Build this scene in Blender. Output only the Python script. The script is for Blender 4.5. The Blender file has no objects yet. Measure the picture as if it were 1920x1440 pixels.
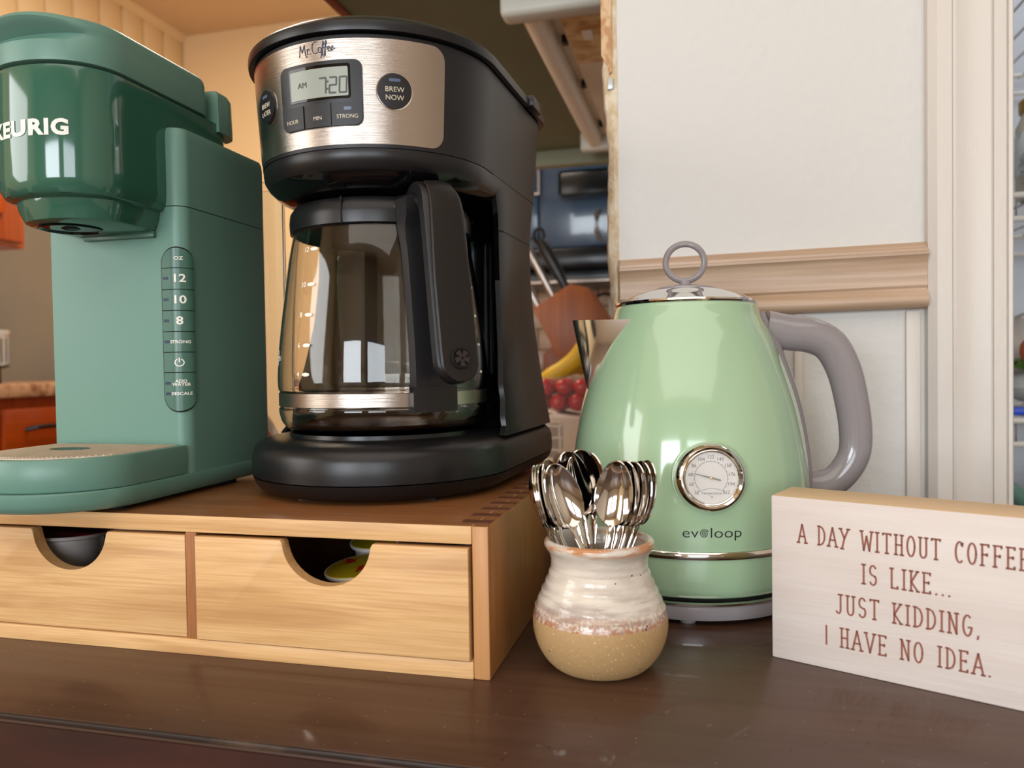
import bpy, bmesh, math, random
from mathutils import Vector, Matrix
from math import sin, cos, pi, radians as R
random.seed(4)
S = bpy.context.scene
COL = S.collection

# ------------------------------------------------------------------ camera
# the room's axes: +x along the wall, +y into the kitchen, z = 0 is the table top
F_PX, PITCH, ROLL, YAW = 1428.4, 0.02375, -0.01545, 0.24577
cam = bpy.data.cameras.new('camera'); camo = bpy.data.objects.new('camera', cam); COL.objects.link(camo)
cam.sensor_width = 36; cam.lens = F_PX / 1920 * 36; cam.clip_start = .01; cam.clip_end = 50
_f = Vector((0, cos(PITCH), -sin(PITCH))); _r = Vector((1, 0, 0)); _u = _r.cross(_f)
_r2 = cos(ROLL) * _r + sin(ROLL) * _u; _u2 = -sin(ROLL) * _r + cos(ROLL) * _u
_m = Matrix((_r2, _u2, -_f)).transposed().to_4x4()
camo.matrix_world = Matrix.Translation((0, 0, .165)) @ Matrix.Rotation(YAW, 4, 'Z') @ _m
cam.dof.use_dof = True; cam.dof.focus_distance = .48; cam.dof.aperture_fstop = 9.0
S.camera = camo

# ------------------------------------------------------------------ light and exposure
S.view_settings.view_transform = 'Standard'; S.view_settings.look = 'None'
S.view_settings.exposure = -0.80; S.view_settings.gamma = 1; S.view_settings.use_curve_mapping = False
w = bpy.data.worlds.new('world'); S.world = w; w.use_nodes = True
w.node_tree.nodes['Background'].inputs[0].default_value = (.75, .87, 1, 1)
w.node_tree.nodes['Background'].inputs[1].default_value = 1.2
def area(name, loc, look, sx, sy, power, color):
    l = bpy.data.lights.new(name, 'AREA'); l.shape = 'RECTANGLE'; l.size = sx; l.size_y = sy; l.energy = power; l.color = color
    o = bpy.data.objects.new(name, l); COL.objects.link(o); o.location = loc
    o.rotation_euler = (Vector(look) - Vector(loc)).to_track_quat('-Z', 'Y').to_euler(); return o
def bulb(name, loc, rad, power, color):
    l = bpy.data.lights.new(name, 'POINT'); l.shadow_soft_size = rad; l.energy = power; l.color = color
    o = bpy.data.objects.new(name, l); COL.objects.link(o); o.location = loc; return o
area('window_light', (-.75, -2.33, .40), (-.75, 0, .25), .95, .85, 60, (.88, .94, 1))
area('window_light', (.55, -2.33, .40), (.5, 0, .25), .95, .85, 34, (.88, .94, 1))
area('side_window_light', (-1.93, -.75, .5), (0, -.2, .1), .9, 1.0, 26, (.95, .98, 1))
area('kitchen_ceiling_light', (-.95, 1.75, 1.47), (-.95, 1.75, 0), .7, .5, 38, (1, .88, .72))
area('dining_ceiling_fill', (.1, -.9, 1.47), (.1, -.9, 0), 2.2, 1.8, 30, (1, .97, .93))  # unseen soft panel, widened to dim its reflection, in place of a chandelier
area('kitchen_fill_light', (-.1, 1.9, 1.2), (-1.2, 2.2, .2), .3, .3, 2.5, (.9, .95, 1))  # unseen cool fill floating inside the kitchen, no window behind it
area('pantry_light', (.75, 1.15, 1.3), (.6, 1.3, .2), .3, .3, 4.0, (.88, .94, 1))

# ------------------------------------------------------------------ materials
def srgb(h):
    if isinstance(h, tuple): return h if len(h) == 4 else (*h, 1)
    h = h.lstrip('#'); c = [int(h[i:i+2], 16) / 255 for i in (0, 2, 4)]
    return tuple(x / 12.92 if x <= .04045 else ((x + .055) / 1.055) ** 2.4 for x in c) + (1,)
def mat(name, col, rough=.5, metal=0, col2=None, scale=(8, 8, 8), mixr=(.35, .65), bump=0, bscale=None, spec=.5, coat=0, trans=0, ior=1.45, emit=None, detail=4, alpha=1):
    m = bpy.data.materials.new(name); m.use_nodes = True; nt = m.node_tree; b = nt.nodes['Principled BSDF']
    b.inputs['Base Color'].default_value = srgb(col); b.inputs['Roughness'].default_value = rough; b.inputs['Metallic'].default_value = metal
    b.inputs['Specular IOR Level'].default_value = spec; b.inputs['Coat Weight'].default_value = coat; b.inputs['Coat Roughness'].default_value = .06
    b.inputs['Transmission Weight'].default_value = trans; b.inputs['IOR'].default_value = ior; b.inputs['Alpha'].default_value = alpha
    if emit: b.inputs['Emission Color'].default_value = srgb(emit[0]); b.inputs['Emission Strength'].default_value = emit[1]
    if col2 or bump:
        tc = nt.nodes.new('ShaderNodeTexCoord'); mp = nt.nodes.new('ShaderNodeMapping'); mp.inputs['Scale'].default_value = scale
        nt.links.new(tc.outputs['Object'], mp.inputs[0])
        no = nt.nodes.new('ShaderNodeTexNoise'); no.inputs['Detail'].default_value = detail; no.inputs['Scale'].default_value = 1
        nt.links.new(mp.outputs[0], no.inputs['Vector'])
        if col2:
            rp = nt.nodes.new('ShaderNodeValToRGB'); rp.color_ramp.elements[0].position = mixr[0]; rp.color_ramp.elements[1].position = mixr[1]
            rp.color_ramp.elements[0].color = srgb(col); rp.color_ramp.elements[1].color = srgb(col2)
            nt.links.new(no.outputs[0], rp.inputs[0]); nt.links.new(rp.outputs[0], b.inputs['Base Color'])
        if bump:
            n2 = no
            if bscale:
                mp2 = nt.nodes.new('ShaderNodeMapping'); mp2.inputs['Scale'].default_value = bscale; nt.links.new(tc.outputs['Object'], mp2.inputs[0])
                n2 = nt.nodes.new('ShaderNodeTexNoise'); n2.inputs['Scale'].default_value = 1; n2.inputs['Detail'].default_value = 5; nt.links.new(mp2.outputs[0], n2.inputs['Vector'])
            bp = nt.nodes.new('ShaderNodeBump'); bp.inputs['Strength'].default_value = bump; bp.inputs['Distance'].default_value = .001
            nt.links.new(n2.outputs[0], bp.inputs['Height']); nt.links.new(bp.outputs[0], b.inputs['Normal'])
    return m
def specks(m, scale, size, col, amount=.5, flat=False):
    """small round specks of another colour over a material's base colour"""
    nt = m.node_tree; b = nt.nodes['Principled BSDF']; inp = b.inputs['Base Color']
    tc = nt.nodes.new('ShaderNodeTexCoord'); v = nt.nodes.new('ShaderNodeTexVoronoi'); v.inputs['Scale'].default_value = scale; v.voronoi_dimensions = '2D' if flat else '3D'
    nt.links.new(tc.outputs['Object'], v.inputs['Vector'])
    lt = nt.nodes.new('ShaderNodeMath'); lt.operation = 'LESS_THAN'; lt.inputs[1].default_value = size; nt.links.new(v.outputs['Distance'], lt.inputs[0])
    sp = nt.nodes.new('ShaderNodeSeparateColor'); nt.links.new(v.outputs['Color'], sp.inputs[0])
    l2 = nt.nodes.new('ShaderNodeMath'); l2.operation = 'LESS_THAN'; l2.inputs[1].default_value = amount; nt.links.new(sp.outputs[0], l2.inputs[0])
    mu = nt.nodes.new('ShaderNodeMath'); mu.operation = 'MULTIPLY'; nt.links.new(lt.outputs[0], mu.inputs[0]); nt.links.new(l2.outputs[0], mu.inputs[1])
    mx = nt.nodes.new('ShaderNodeMix'); mx.data_type = 'RGBA'; nt.links.new(mu.outputs[0], mx.inputs[0])
    if inp.links: nt.links.new(inp.links[0].from_socket, mx.inputs[6])
    else: mx.inputs[6].default_value = inp.default_value[:]
    mx.inputs[7].default_value = srgb(col); nt.links.new(mx.outputs[2], inp)
    return m
def wood(name, c1, c2, c3, rough=.5, ax=0, s=1.0, coat=0):
    """grain running along axis ax"""
    sc = [420 * s] * 3; sc[ax] = 12 * s
    m = mat(name, c1, rough, 0, c2, tuple(sc), (.36, .68), bump=.10, coat=coat, detail=4)
    nt = m.node_tree; b = nt.nodes['Principled BSDF']
    tc = nt.nodes.new('ShaderNodeTexCoord'); mp = nt.nodes.new('ShaderNodeMapping'); s2 = [34 * s] * 3; s2[ax] = 3 * s; mp.inputs['Scale'].default_value = s2
    no = nt.nodes.new('ShaderNodeTexNoise'); no.inputs['Scale'].default_value = 1; no.inputs['Distortion'].default_value = .6; no.inputs['Detail'].default_value = 3
    nt.links.new(tc.outputs['Object'], mp.inputs[0]); nt.links.new(mp.outputs[0], no.inputs['Vector'])
    rp = nt.nodes.new('ShaderNodeValToRGB'); rp.color_ramp.elements[0].position = .5; rp.color_ramp.elements[1].position = .72
    rp.color_ramp.elements[0].color = (0, 0, 0, 1); rp.color_ramp.elements[1].color = (.7, .7, .7, 1); nt.links.new(no.outputs[0], rp.inputs[0])
    mx = nt.nodes.new('ShaderNodeMix'); mx.data_type = 'RGBA'; nt.links.new(rp.outputs[0], mx.inputs[0])
    nt.links.new(b.inputs['Base Color'].links[0].from_socket, mx.inputs[6]); mx.inputs[7].default_value = srgb(c3)
    nt.links.new(mx.outputs[2], b.inputs['Base Color']); return m

M = {}
M['wall'] = mat('wall_paint', '#d2d0cc', .55, bump=1.0, scale=(110, 110, 90), detail=7)
M['trimw'] = mat('trim_paint', '#d5cec6', .38, bump=.35, scale=(180, 180, 60))
M['rail'] = mat('rail_paint', '#b2957b', .35, col2='#cbb29b', scale=(6, 60, 160), mixr=(.42, .72), bump=.3, bscale=(10, 200, 200))
M['plaster'] = mat('raw_plaster', '#c9b08c', .9, col2='#dccfb8', scale=(90, 90, 60), mixr=(.4, .6), bump=1, bscale=(300, 300, 300))
M['rust'] = mat('rust_paper', '#b98a63', .9, col2='#d2b48e', scale=(200, 200, 120), mixr=(.4, .6), bump=.8)
M['zinc'] = mat('zinc', '#a9adad', .4, .8)
M['peach'] = mat('kitchen_paint', '#ecd0a0', .7, bump=.2, scale=(90, 90, 90))
M['ceil'] = mat('ceiling_paint', '#d9bd98', .8, bump=.2, scale=(60, 60, 60))
M['dining'] = mat('dining_paint', '#cfc3b2', .8, bump=.1)
M['floor'] = wood('floor_wood', '#77614e', '#635040', '#4f3f33', .4, 0, .25)
M['olive'] = mat('olive_paint', '#6a6e55', .6, col2='#61654c', scale=(6, 6, 6), bump=.1)
M['olive2'] = mat('olive_rail_paint', '#83846c', .6)
M['redwood'] = wood('red_edge_wood', '#8a3e20', '#6e2f18', '#5a2413', .4, 1, .5)
M['orange'] = wood('orange_cabinet_wood', '#c0520f', '#a8430b', '#8b3208', .3, 1, .3, coat=.4)
M['orangex'] = wood('orange_cabinet_wood_upright', '#b64a12', '#9a3c0c', '#7b2c08', .3, 2, .3, coat=.4)
M['lam'] = mat('granite_laminate', '#c69a73', .25, col2='#8d5f42', scale=(45, 45, 45), mixr=(.4, .62), detail=8)
M['lamtop'] = mat('granite_laminate_top', '#b8a592', .15, col2='#8d7560', scale=(45, 45, 45), mixr=(.4, .62), detail=8)
M['splash'] = mat('grey_splash', '#8f8b83', .22, .55, col2='#7e8085', scale=(2.5, 2.5, 1.5), bump=.02)
M['table'] = specks(specks(wood('dark_table_wood', '#53392a', '#482e21', '#3c261a', .34, 0, .35, coat=.15), 60, .035, '#140a06', .10, True), 150, .055, '#8f765e', .07, True)
M['tablef'] = mat('table_face', '#3d1b11', .45, col2='#2b120b', scale=(8, 30, 40), mixr=(.35, .65), bump=.3)
M['tedge'] = mat('worn_table_edge', '#24160f', .45, col2='#5c4635', scale=(30, 60, 60), mixr=(.52, .78))
M['boxw'] = wood('light_drawer_wood', '#dcb27e', '#cb9f69', '#a5713f', .45, 0, 1.7)
M['boxv'] = wood('light_upright_wood', '#c08e5d', '#b5804f', '#a57040', .45, 2, .6)
M['boxside'] = wood('shaded_side_wood', '#a2703f', '#935f35', '#7c4f2c', .38, 2, .9)  # darker reflection of the outward side put into the wood colour
M['boxtop'] = specks(wood('stained_top_wood', '#8a5a34', '#7a4c29', '#68401f', .33, 0, .7, coat=.2), 260, .07, '#b8946c', .12, True)
M['endg'] = wood('end_grain_wood', '#a36a3c', '#8c5930', '#7c4c28', .6, 2, 3)
M['joint'] = mat('joint_endgrain', '#66391f', .6, col2='#56301a', scale=(200, 200, 200))
M['drawin'] = mat('drawer_inside', '#8a5c34', .7)
M['kgreen'] = mat('green_matte_plastic', '#62897c', .38, bump=.05, scale=(1500, 1500, 1500))
M['kgloss'] = mat('green_gloss_plastic', '#31604f', .09, coat=.6)
M['kdark'] = mat('green_button_plastic', '#42695c', .3)
M['grate'] = mat('dusty_glare_grate', '#d9cab6', .75, col2='#c4b7a2', scale=(500, 60, 60), bump=.6, bscale=(1500, 20, 20))  # dusty beige, paled further so the colour carries the glare
M['black'] = mat('black_plastic', '#141315', .33, bump=.035, scale=(1600, 1600, 1600))
M['blackm'] = mat('soft_black_plastic', '#171619', .40, bump=.035, scale=(1600, 1600, 1600))
M['blackg'] = mat('gloss_black_plastic', '#08080a', .07)
M['brownb'] = mat('handle_black_plastic', '#140f0e', .42)
M['gap'] = mat('dark_gap', '#050505', .8)
M['steel'] = mat('brushed_steel', '#ada299', .25, 1, bump=.15, scale=(20, 20, 3000))
M['chrome'] = mat('chrome', '#e9e6e2', .05, 1)
M['spoon'] = mat('polished_steel', '#d4cec8', .07, 1)
M['lcd'] = mat('lcd_grey', '#959b91', .3)
M['ink'] = mat('black_ink', '#15151a', .5)
M['lcdink'] = mat('lcd_ink', '#454a47', .5)
M['navy'] = mat('logo_navy', '#2b2f45', .5)
M['white'] = mat('white_print', '#e8e6dc', .5)
M['cream'] = mat('cream_print', '#cfc5b0', .5)
M['led'] = mat('led_window', '#56657f', .25)
M['ledb'] = mat('led_slot', '#1c3350', .25)
M['glass'] = mat('carafe_glass', '#f4f1ec', .0, trans=1, ior=1.45)
M['plasticclear'] = mat('clear_plastic', '#f2f4f6', .03, trans=1, ior=1.3)
M['coffee'] = mat('coffee_residue', '#6b3f14', .2, trans=.6)
M['mint'] = mat('mint_enamel', '#a0bd9b', .13, coat=.7)
M['mintgrey'] = mat('grey_handle_plastic', '#8f898b', .16, coat=.4)
M['dial'] = mat('dial_white', '#cfcbc6', .5)
M['brass'] = mat('brass_pin', '#c99a3c', .3, 1)
M['signw'] = specks(mat('white_wash_paint', '#d4cbc5', .6, col2='#cbbfb8', scale=(8, 8, 60), bump=.3, bscale=(12, 12, 300)), 130, .03, '#8f7c68', .12)
M['signt'] = mat('sign_edge_paint', '#d4b690', .6, bump=.2, scale=(40, 40, 200))
M['signi'] = mat('brown_lettering', '#8a5546', .6)
M['tube'] = mat('lamp_tube', '#f0e6d4', .35)
M['fixture'] = mat('fixture_paint', '#e6dccb', .5, col2='#d2c4aa', scale=(9, 9, 9))
M['fixcap'] = mat('fixture_cap', '#cfcdc0', .4)
M['fixrust'] = mat('rusty_fixture', '#e0c48f', .6, col2='#b98a50', scale=(35, 35, 35), mixr=(.42, .62))
M['mw'] = mat('microwave_blue_sheen', '#22364d', .22, coat=.5)  # black body; the blue of a window reflection is put into its colour
M['mwd'] = mat('microwave_dark', '#0a0d12', .25)
M['tile'] = mat('splash_tile', '#cbb096', .3, col2='#b89a80', scale=(12, 12, 12))
M['grout'] = mat('grout', '#80685a', .9)
M['block'] = wood('knife_block_wood', '#a05a2c', '#8c4b23', '#77401d', .4, 2, .5)
M['blockd'] = wood('knife_block_side_wood', '#7c4325', '#6b391f', '#5c3019', .45, 2, .5)
M['banana'] = mat('banana_skin', '#e3bb2c', .45, col2='#cda423', scale=(12, 12, 12))
M['tomato'] = mat('tomato_skin', '#c4201d', .15, col2='#a81518', scale=(20, 20, 20))
M['leaf'] = mat('green_leaf', '#5f7f2a', .5)
M['carton'] = mat('carton_beige', '#cdb8a4', .6)
M['tissue'] = mat('white_tissue', '#ddd0c6', .8)
M['wire'] = mat('white_wire', '#d9d5cd', .35)
M['pantryw'] = mat('pantry_paint', '#c9ced6', .7)
M['gold'] = mat('gold_lid', '#b58a35', .3, .8)
M['jar'] = mat('cream_jar', '#c9bca4', .3)
M['jarlab'] = mat('jar_label', '#d9dcd6', .5, col2='#8fa09a', scale=(60, 60, 60), mixr=(.5, .7))
M['bag'] = mat('plastic_bag', '#c4c6c0', .2, bump=1, scale=(60, 60, 60), alpha=.85)
M['beige'] = mat('beige_bag', '#b9aea3', .6, bump=1, scale=(40, 40, 40))
M['redf'] = mat('red_food', '#8c2f15', .4)
M['orangef'] = mat('orange_food', '#b4572c', .4)
M['blue'] = mat('blue_seal', '#1d47c4', .4)
M['podgrey'] = mat('pod_grey', '#8f8d8c', .3)
M['podwhite'] = mat('pod_white', '#dcdad6', .35)
M['poddark'] = mat('pod_dark_foil', '#23181c', .25, col2='#7c1420', scale=(60, 60, 60), mixr=(.52, .58))
M['podyel'] = mat('pod_yellow_foil', '#a99a1c', .25, col2='#b3261a', scale=(75, 75, 75), mixr=(.55, .6))
M['podblue'] = mat('pod_blue_foil', '#2a4660', .25)

# pot glaze: white glaze with rusty bands above, speckled bare clay below a line
def pot_mat():
    m = bpy.data.materials.new('stoneware_glaze'); m.use_nodes = True; nt = m.node_tree; b = nt.nodes['Principled BSDF']; N = nt.nodes.new; L = nt.links.new
    tc = N('ShaderNodeTexCoord'); sep = N('ShaderNodeSeparateXYZ'); L(tc.outputs['Object'], sep.inputs[0])
    n1 = N('ShaderNodeTexNoise'); n1.inputs['Scale'].default_value = 500; n1.inputs['Detail'].default_value = 3; L(tc.outputs['Object'], n1.inputs['Vector'])
    mp = N('ShaderNodeMapping'); mp.inputs['Scale'].default_value = (40, 40, 260); L(tc.outputs['Object'], mp.inputs[0])
    n2 = N('ShaderNodeTexNoise'); n2.inputs['Scale'].default_value = 1; n2.inputs['Detail'].default_value = 5; L(mp.outputs[0], n2.inputs['Vector'])
    def math_(op, a, bb):
        k = N('ShaderNodeMath'); k.operation = op
        for i, v in enumerate((a, bb)):
            if isinstance(v, (int, float)): k.inputs[i].default_value = v
            else: L(v, k.inputs[i])
        return k.outputs[0]
    def mr(v, a, c, x=0, y=1):
        k = N('ShaderNodeMapRange'); L(v, k.inputs[0]); k.inputs[1].default_value = a; k.inputs[2].default_value = c; k.inputs[3].default_value = x; k.inputs[4].default_value = y; return k.outputs[0]
    def mix(fac, a, c):
        k = N('ShaderNodeMix'); k.data_type = 'RGBA'; L(fac, k.inputs[0])
        for i, v in ((6, a), (7, c)):
            if isinstance(v, str): k.inputs[i].default_value = srgb(v)
            else: L(v, k.inputs[i])
        return k.outputs[2]
    z = sep.outputs[2]
    zz = math_('ADD', z, math_('MULTIPLY', n1.outputs[0], .002))
    glaze = mr(zz, .0298, .0306)
    band = math_('MULTIPLY', mr(z, .030, .050, 1, .3), mr(n2.outputs[0], .42, .62))
    white = mix(band, '#d3cabd', '#98867f')
    low = math_('MULTIPLY', mr(z, .030, .038, 1, 0), mr(n1.outputs[0], .4, .55))
    white = mix(low, white, '#a87453')
    rim = math_('MULTIPLY', mr(z, .0645, .0675, 0, 1), mr(n2.outputs[0], .5, .6))
    white = mix(rim, white, '#b98258')
    clay = mix(n1.outputs[0], '#a58558', '#b59467')
    c = mix(glaze, clay, white); L(c, b.inputs['Base Color'])
    L(mr(glaze, 0, 1, .65, .13), b.inputs['Roughness'])
    bp = N('ShaderNodeBump'); bp.inputs['Strength'].default_value = .25; bp.inputs['Distance'].default_value = .0005; L(n1.outputs[0], bp.inputs['Height']); L(bp.outputs[0], b.inputs['Normal'])
    specks(m, 260, .15, '#5a3320', .07); specks(m, 900, .25, '#ead7b0', .10)
    return m
M['pot'] = pot_mat()
# damask print for the small carton
def damask():
    m = mat('damask_print', '#9b8f84', .6); nt = m.node_tree; b = nt.nodes['Principled BSDF']
    tc = nt.nodes.new('ShaderNodeTexCoord'); v = nt.nodes.new('ShaderNodeTexVoronoi'); v.inputs['Scale'].default_value = 45; v.feature = 'DISTANCE_TO_EDGE'; v.inputs['Randomness'].default_value = .15
    nt.links.new(tc.outputs['Object'], v.inputs['Vector']); rp = nt.nodes.new('ShaderNodeValToRGB'); rp.color_ramp.elements[0].position = .06; rp.color_ramp.elements[1].position = .12
    rp.color_ramp.elements[0].color = srgb('#c9beb2'); rp.color_ramp.elements[1].color = srgb('#948779'); nt.links.new(v.outputs['Distance'], rp.inputs[0]); nt.links.new(rp.outputs[0], b.inputs['Base Color']); return m
M['damask'] = damask()

# ------------------------------------------------------------------ mesh helpers
def fin(bm, smooth=38):
    bmesh.ops.remove_doubles(bm, verts=bm.verts, dist=1e-6)
    bmesh.ops.recalc_face_normals(bm, faces=bm.faces)
    me = bpy.data.meshes.new('m'); bm.to_mesh(me); bm.free()
    if smooth:
        me.polygons.foreach_set('use_smooth', [True] * len(me.polygons)); me.set_sharp_from_angle(angle=R(smooth))
    return me
def ob(name, me, m, parent=None, loc=(0, 0, 0), rot=(0, 0, 0), label=None):
    if isinstance(me, bmesh.types.BMesh): me = fin(me)
    me.name = name; o = bpy.data.objects.new(name, me); COL.objects.link(o); o.parent = parent; o.location = loc; o.rotation_euler = rot
    for k in (m if isinstance(m, (list, tuple)) else [m]): me.materials.append(M[k] if isinstance(k, str) else k)
    if label: o['label'] = label
    return o
def tag(o, label, cat, group=None, kind=None):
    o['label'] = label; o['category'] = cat
    if group: o['group'] = group
    if kind: o['kind'] = kind
    return o
def thing(name, label, cat, loc=(0, 0, 0), rz=0, group=None):
    o = bpy.data.objects.new(name, None); COL.objects.link(o); o.location = loc; o.rotation_euler = (0, 0, rz); o.empty_display_size = .02
    return tag(o, label, cat, group)
def struct(name, me, m, parent=None, **k):
    o = ob(name, me, m, parent, **k); 
    if parent is None: o['kind'] = 'structure'
    return o
def copytree(o, parent=None):
    c = o.copy(); COL.objects.link(c); c.parent = parent
    for ch in [x for x in COL.objects if x.parent == o]: copytree(ch, c)
    return c
def box(x0, y0, z0, x1, y1, z1, bev=0, seg=2, bm=None):
    b = bmesh.new(); g = bmesh.ops.create_cube(b, size=1)
    bmesh.ops.scale(b, vec=(abs(x1 - x0), abs(y1 - y0), abs(z1 - z0)), verts=b.verts); bmesh.ops.translate(b, vec=((x0 + x1) / 2, (y0 + y1) / 2, (z0 + z1) / 2), verts=b.verts)
    if bev: bmesh.ops.bevel(b, geom=b.edges[:], offset=bev, segments=seg, profile=.5, affect='EDGES')
    if bm is None: return b
    me = bpy.data.meshes.new('t'); b.to_mesh(me); b.free(); bm.from_mesh(me); bpy.data.meshes.remove(me); return bm
def lathe(prof, n=96, bm=None, cx=0, cy=0, close=False):
    bm = bm or bmesh.new(); rings = []
    for r, z in prof:
        if r < 1e-6: rings.append([bm.verts.new((cx, cy, z))])
        else: rings.append([bm.verts.new((cx + r * cos(2 * pi * i / n), cy + r * sin(2 * pi * i / n), z)) for i in range(n)])
    pairs = list(zip(rings, rings[1:])) + ([(rings[-1], rings[0])] if close else [])
    for a, b in pairs:
        if len(a) == 1 and len(b) == 1: continue
        for i in range(n):
            j = (i + 1) % n
            if len(a) == 1: bm.faces.new((a[0], b[i], b[j]))
            elif len(b) == 1: bm.faces.new((a[i], a[j], b[0]))
            else: bm.faces.new((a[i], a[j], b[j], b[i]))
    return bm
def smooth_prof(pts, k=4):
    out = []
    for i in range(len(pts) - 1):
        p0 = pts[max(i - 1, 0)]; p1 = pts[i]; p2 = pts[i + 1]; p3 = pts[min(i + 2, len(pts) - 1)]
        for j in range(k):
            t = j / k
            out.append(tuple(.5 * ((2 * b) + (-a + c) * t + (2 * a - 5 * b + 4 * c - d) * t * t + (-a + 3 * b - 3 * c + d) * t ** 3) for a, b, c, d in zip(p0, p1, p2, p3)))
    out.append(tuple(pts[-1])); return out
def loft(secs, cap=True, bm=None, closed=True):
    bm = bm or bmesh.new(); rs = [[bm.verts.new(p) for p in s] for s in secs]; n = len(rs[0])
    for a, b in zip(rs, rs[1:]):
        for i in range(n if closed else n - 1):
            j = (i + 1) % n; bm.faces.new((a[i], a[j], b[j], b[i]))
    if cap: bm.faces.new(rs[0][::-1]); bm.faces.new(rs[-1])
    return bm
def tube(path, rad, n=12, up=(0, 0, 1), flat=1.0, cap=True, bm=None):
    """sweep an ellipse (rad across, rad*flat along up) along the path"""
    P = [Vector(p) for p in path]; secs = []; up = Vector(up)
    for i, p in enumerate(P):
        t = (P[min(i + 1, len(P) - 1)] - P[max(i - 1, 0)]).normalized()
        s = t.cross(up)
        if s.length < .05: s = t.cross(Vector((.3, 1, .2)))
        s.normalize(); v = s.cross(t).normalized(); r = rad[i] if isinstance(rad, (list, tuple)) else rad
        secs.append([p + s * r * cos(2 * pi * k / n) + v * r * flat * sin(2 * pi * k / n) for k in range(n)])
    return loft(secs, cap, bm)
def prism(outline, h0, h1, axis='z', bev=0):
    bm = bmesh.new()
    def pt(x, y, h): return {'z': (x, y, h), 'y': (x, h, y), 'x': (h, x, y)}[axis]
    a = [bm.verts.new(pt(x, y, h0)) for x, y in outline]; b = [bm.verts.new(pt(x, y, h1)) for x, y in outline]
    bm.faces.new(a[::-1]); bm.faces.new(b); n = len(a)
    for i in range(n): bm.faces.new((a[i], a[(i + 1) % n], b[(i + 1) % n], b[i]))
    if bev:
        ed = [e for e in bm.edges if (e.verts[0] in a) == (e.verts[1] in a)]
        bmesh.ops.bevel(bm, geom=ed, offset=bev, segments=2, profile=.5, affect='EDGES')
    return bm
def rr(x0, y0, x1, y1, r, n=6, corners=(1, 1, 1, 1)):
    out = []
    for (cx, cy, a0), on in zip(((x0 + r, y0 + r, 180), (x1 - r, y0 + r, 270), (x1 - r, y1 - r, 0), (x0 + r, y1 - r, 90)), corners):
        if on: out += [(cx + r * cos(R(a0 + 90 * i / n)), cy + r * sin(R(a0 + 90 * i / n))) for i in range(n + 1)]
        else: out.append({180: (x0, y0), 270: (x1, y0), 0: (x1, y1), 90: (x0, y1)}[a0])
    return out
def circ(cx, cy, r, n=32, ry=None): return [(cx + r * cos(2 * pi * i / n), cy + (ry or r) * sin(2 * pi * i / n)) for i in range(n)]
def warp(bm, f, dx=0, dy=0):
    """cut a flat plate into strips and bend it: f(x, y, h) -> point"""
    for step, no in ((dx, (1, 0, 0)), (dy, (0, 1, 0))):
        if not step: continue
        i = 0 if no[0] else 1; xs = [v.co[i] for v in bm.verts]; x = min(xs) + step
        while x < max(xs):
            co = [0, 0, 0]; co[i] = x
            bmesh.ops.bisect_plane(bm, geom=bm.verts[:] + bm.edges[:] + bm.faces[:], plane_co=co, plane_no=no); x += step
    for v in bm.verts: v.co = f(v.co.x, v.co.y, v.co.z)
    return bm
def plate(outline, t, f, dx=0, dy=0, h0=0): return warp(prism(outline, h0, h0 + t), f, dx, dy)
def text(s, size, t=.0002, bold=0, sx=1, align='CENTER', h0=0, spacing=1, line=1):
    c = bpy.data.curves.new('t', 'FONT'); c.body = s; c.size = size; c.extrude = t / 2; c.offset = bold; c.align_x = align; c.align_y = 'CENTER'; c.resolution_u = 3; c.space_character = spacing; c.space_line = line
    o = bpy.data.objects.new('t', c); COL.objects.link(o); bpy.context.view_layer.update()
    me = bpy.data.meshes.new_from_object(o.evaluated_get(bpy.context.evaluated_depsgraph_get())); bpy.data.objects.remove(o); bpy.data.curves.remove(c)
    bm = bmesh.new(); bm.from_mesh(me); bpy.data.meshes.remove(me)
    for v in bm.verts: v.co.x *= sx; v.co.z += t / 2 + h0
    return bm
def strokes(lines, wd, t=.0002, h0=0):
    bm = bmesh.new(); parts = []
    for ln in lines:
        cur = [ln[0]]
        for i in range(1, len(ln) - 1):
            cur.append(ln[i]); a_ = Vector(ln[i]) - Vector(ln[i - 1]); b_ = Vector(ln[i + 1]) - Vector(ln[i])
            if a_.length > 1e-7 and b_.length > 1e-7 and a_.angle(b_) > R(38): parts.append(cur); cur = [ln[i]]
        cur.append(ln[-1]); parts.append(cur)
    for ln in parts:
        P = [Vector((*p, 0)) for p in ln]; L = []; Rr = []
        for i, p in enumerate(P):
            d = (P[min(i + 1, len(P) - 1)] - P[max(i - 1, 0)])
            if d.length < 1e-9: d = Vector((1, 0, 0))
            d.normalize(); n = Vector((-d.y, d.x, 0)) * wd / 2
            e = d * wd * .35 * (-1 if i == 0 else 1 if i == len(P) - 1 else 0)
            L.append(p + n + e); Rr.append(p - n + e)
        rings = [[bm.verts.new(q + Vector((0, 0, h))) for q, h in ((a, h0), (b, h0), (b, h0 + t), (a, h0 + t))] for a, b in zip(L, Rr)]
        for a, b in zip(rings, rings[1:]):
            for i in range(4): bm.faces.new((a[i], a[(i + 1) % 4], b[(i + 1) % 4], b[i]))
        bm.faces.new(rings[0][::-1]); bm.faces.new(rings[-1])
    return bm
def arc(cx, cy, rx, ry, a0, a1, n=10): return [(cx + rx * cos(R(a0 + (a1 - a0) * i / n)), cy + ry * sin(R(a0 + (a1 - a0) * i / n))) for i in range(n + 1)]
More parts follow.
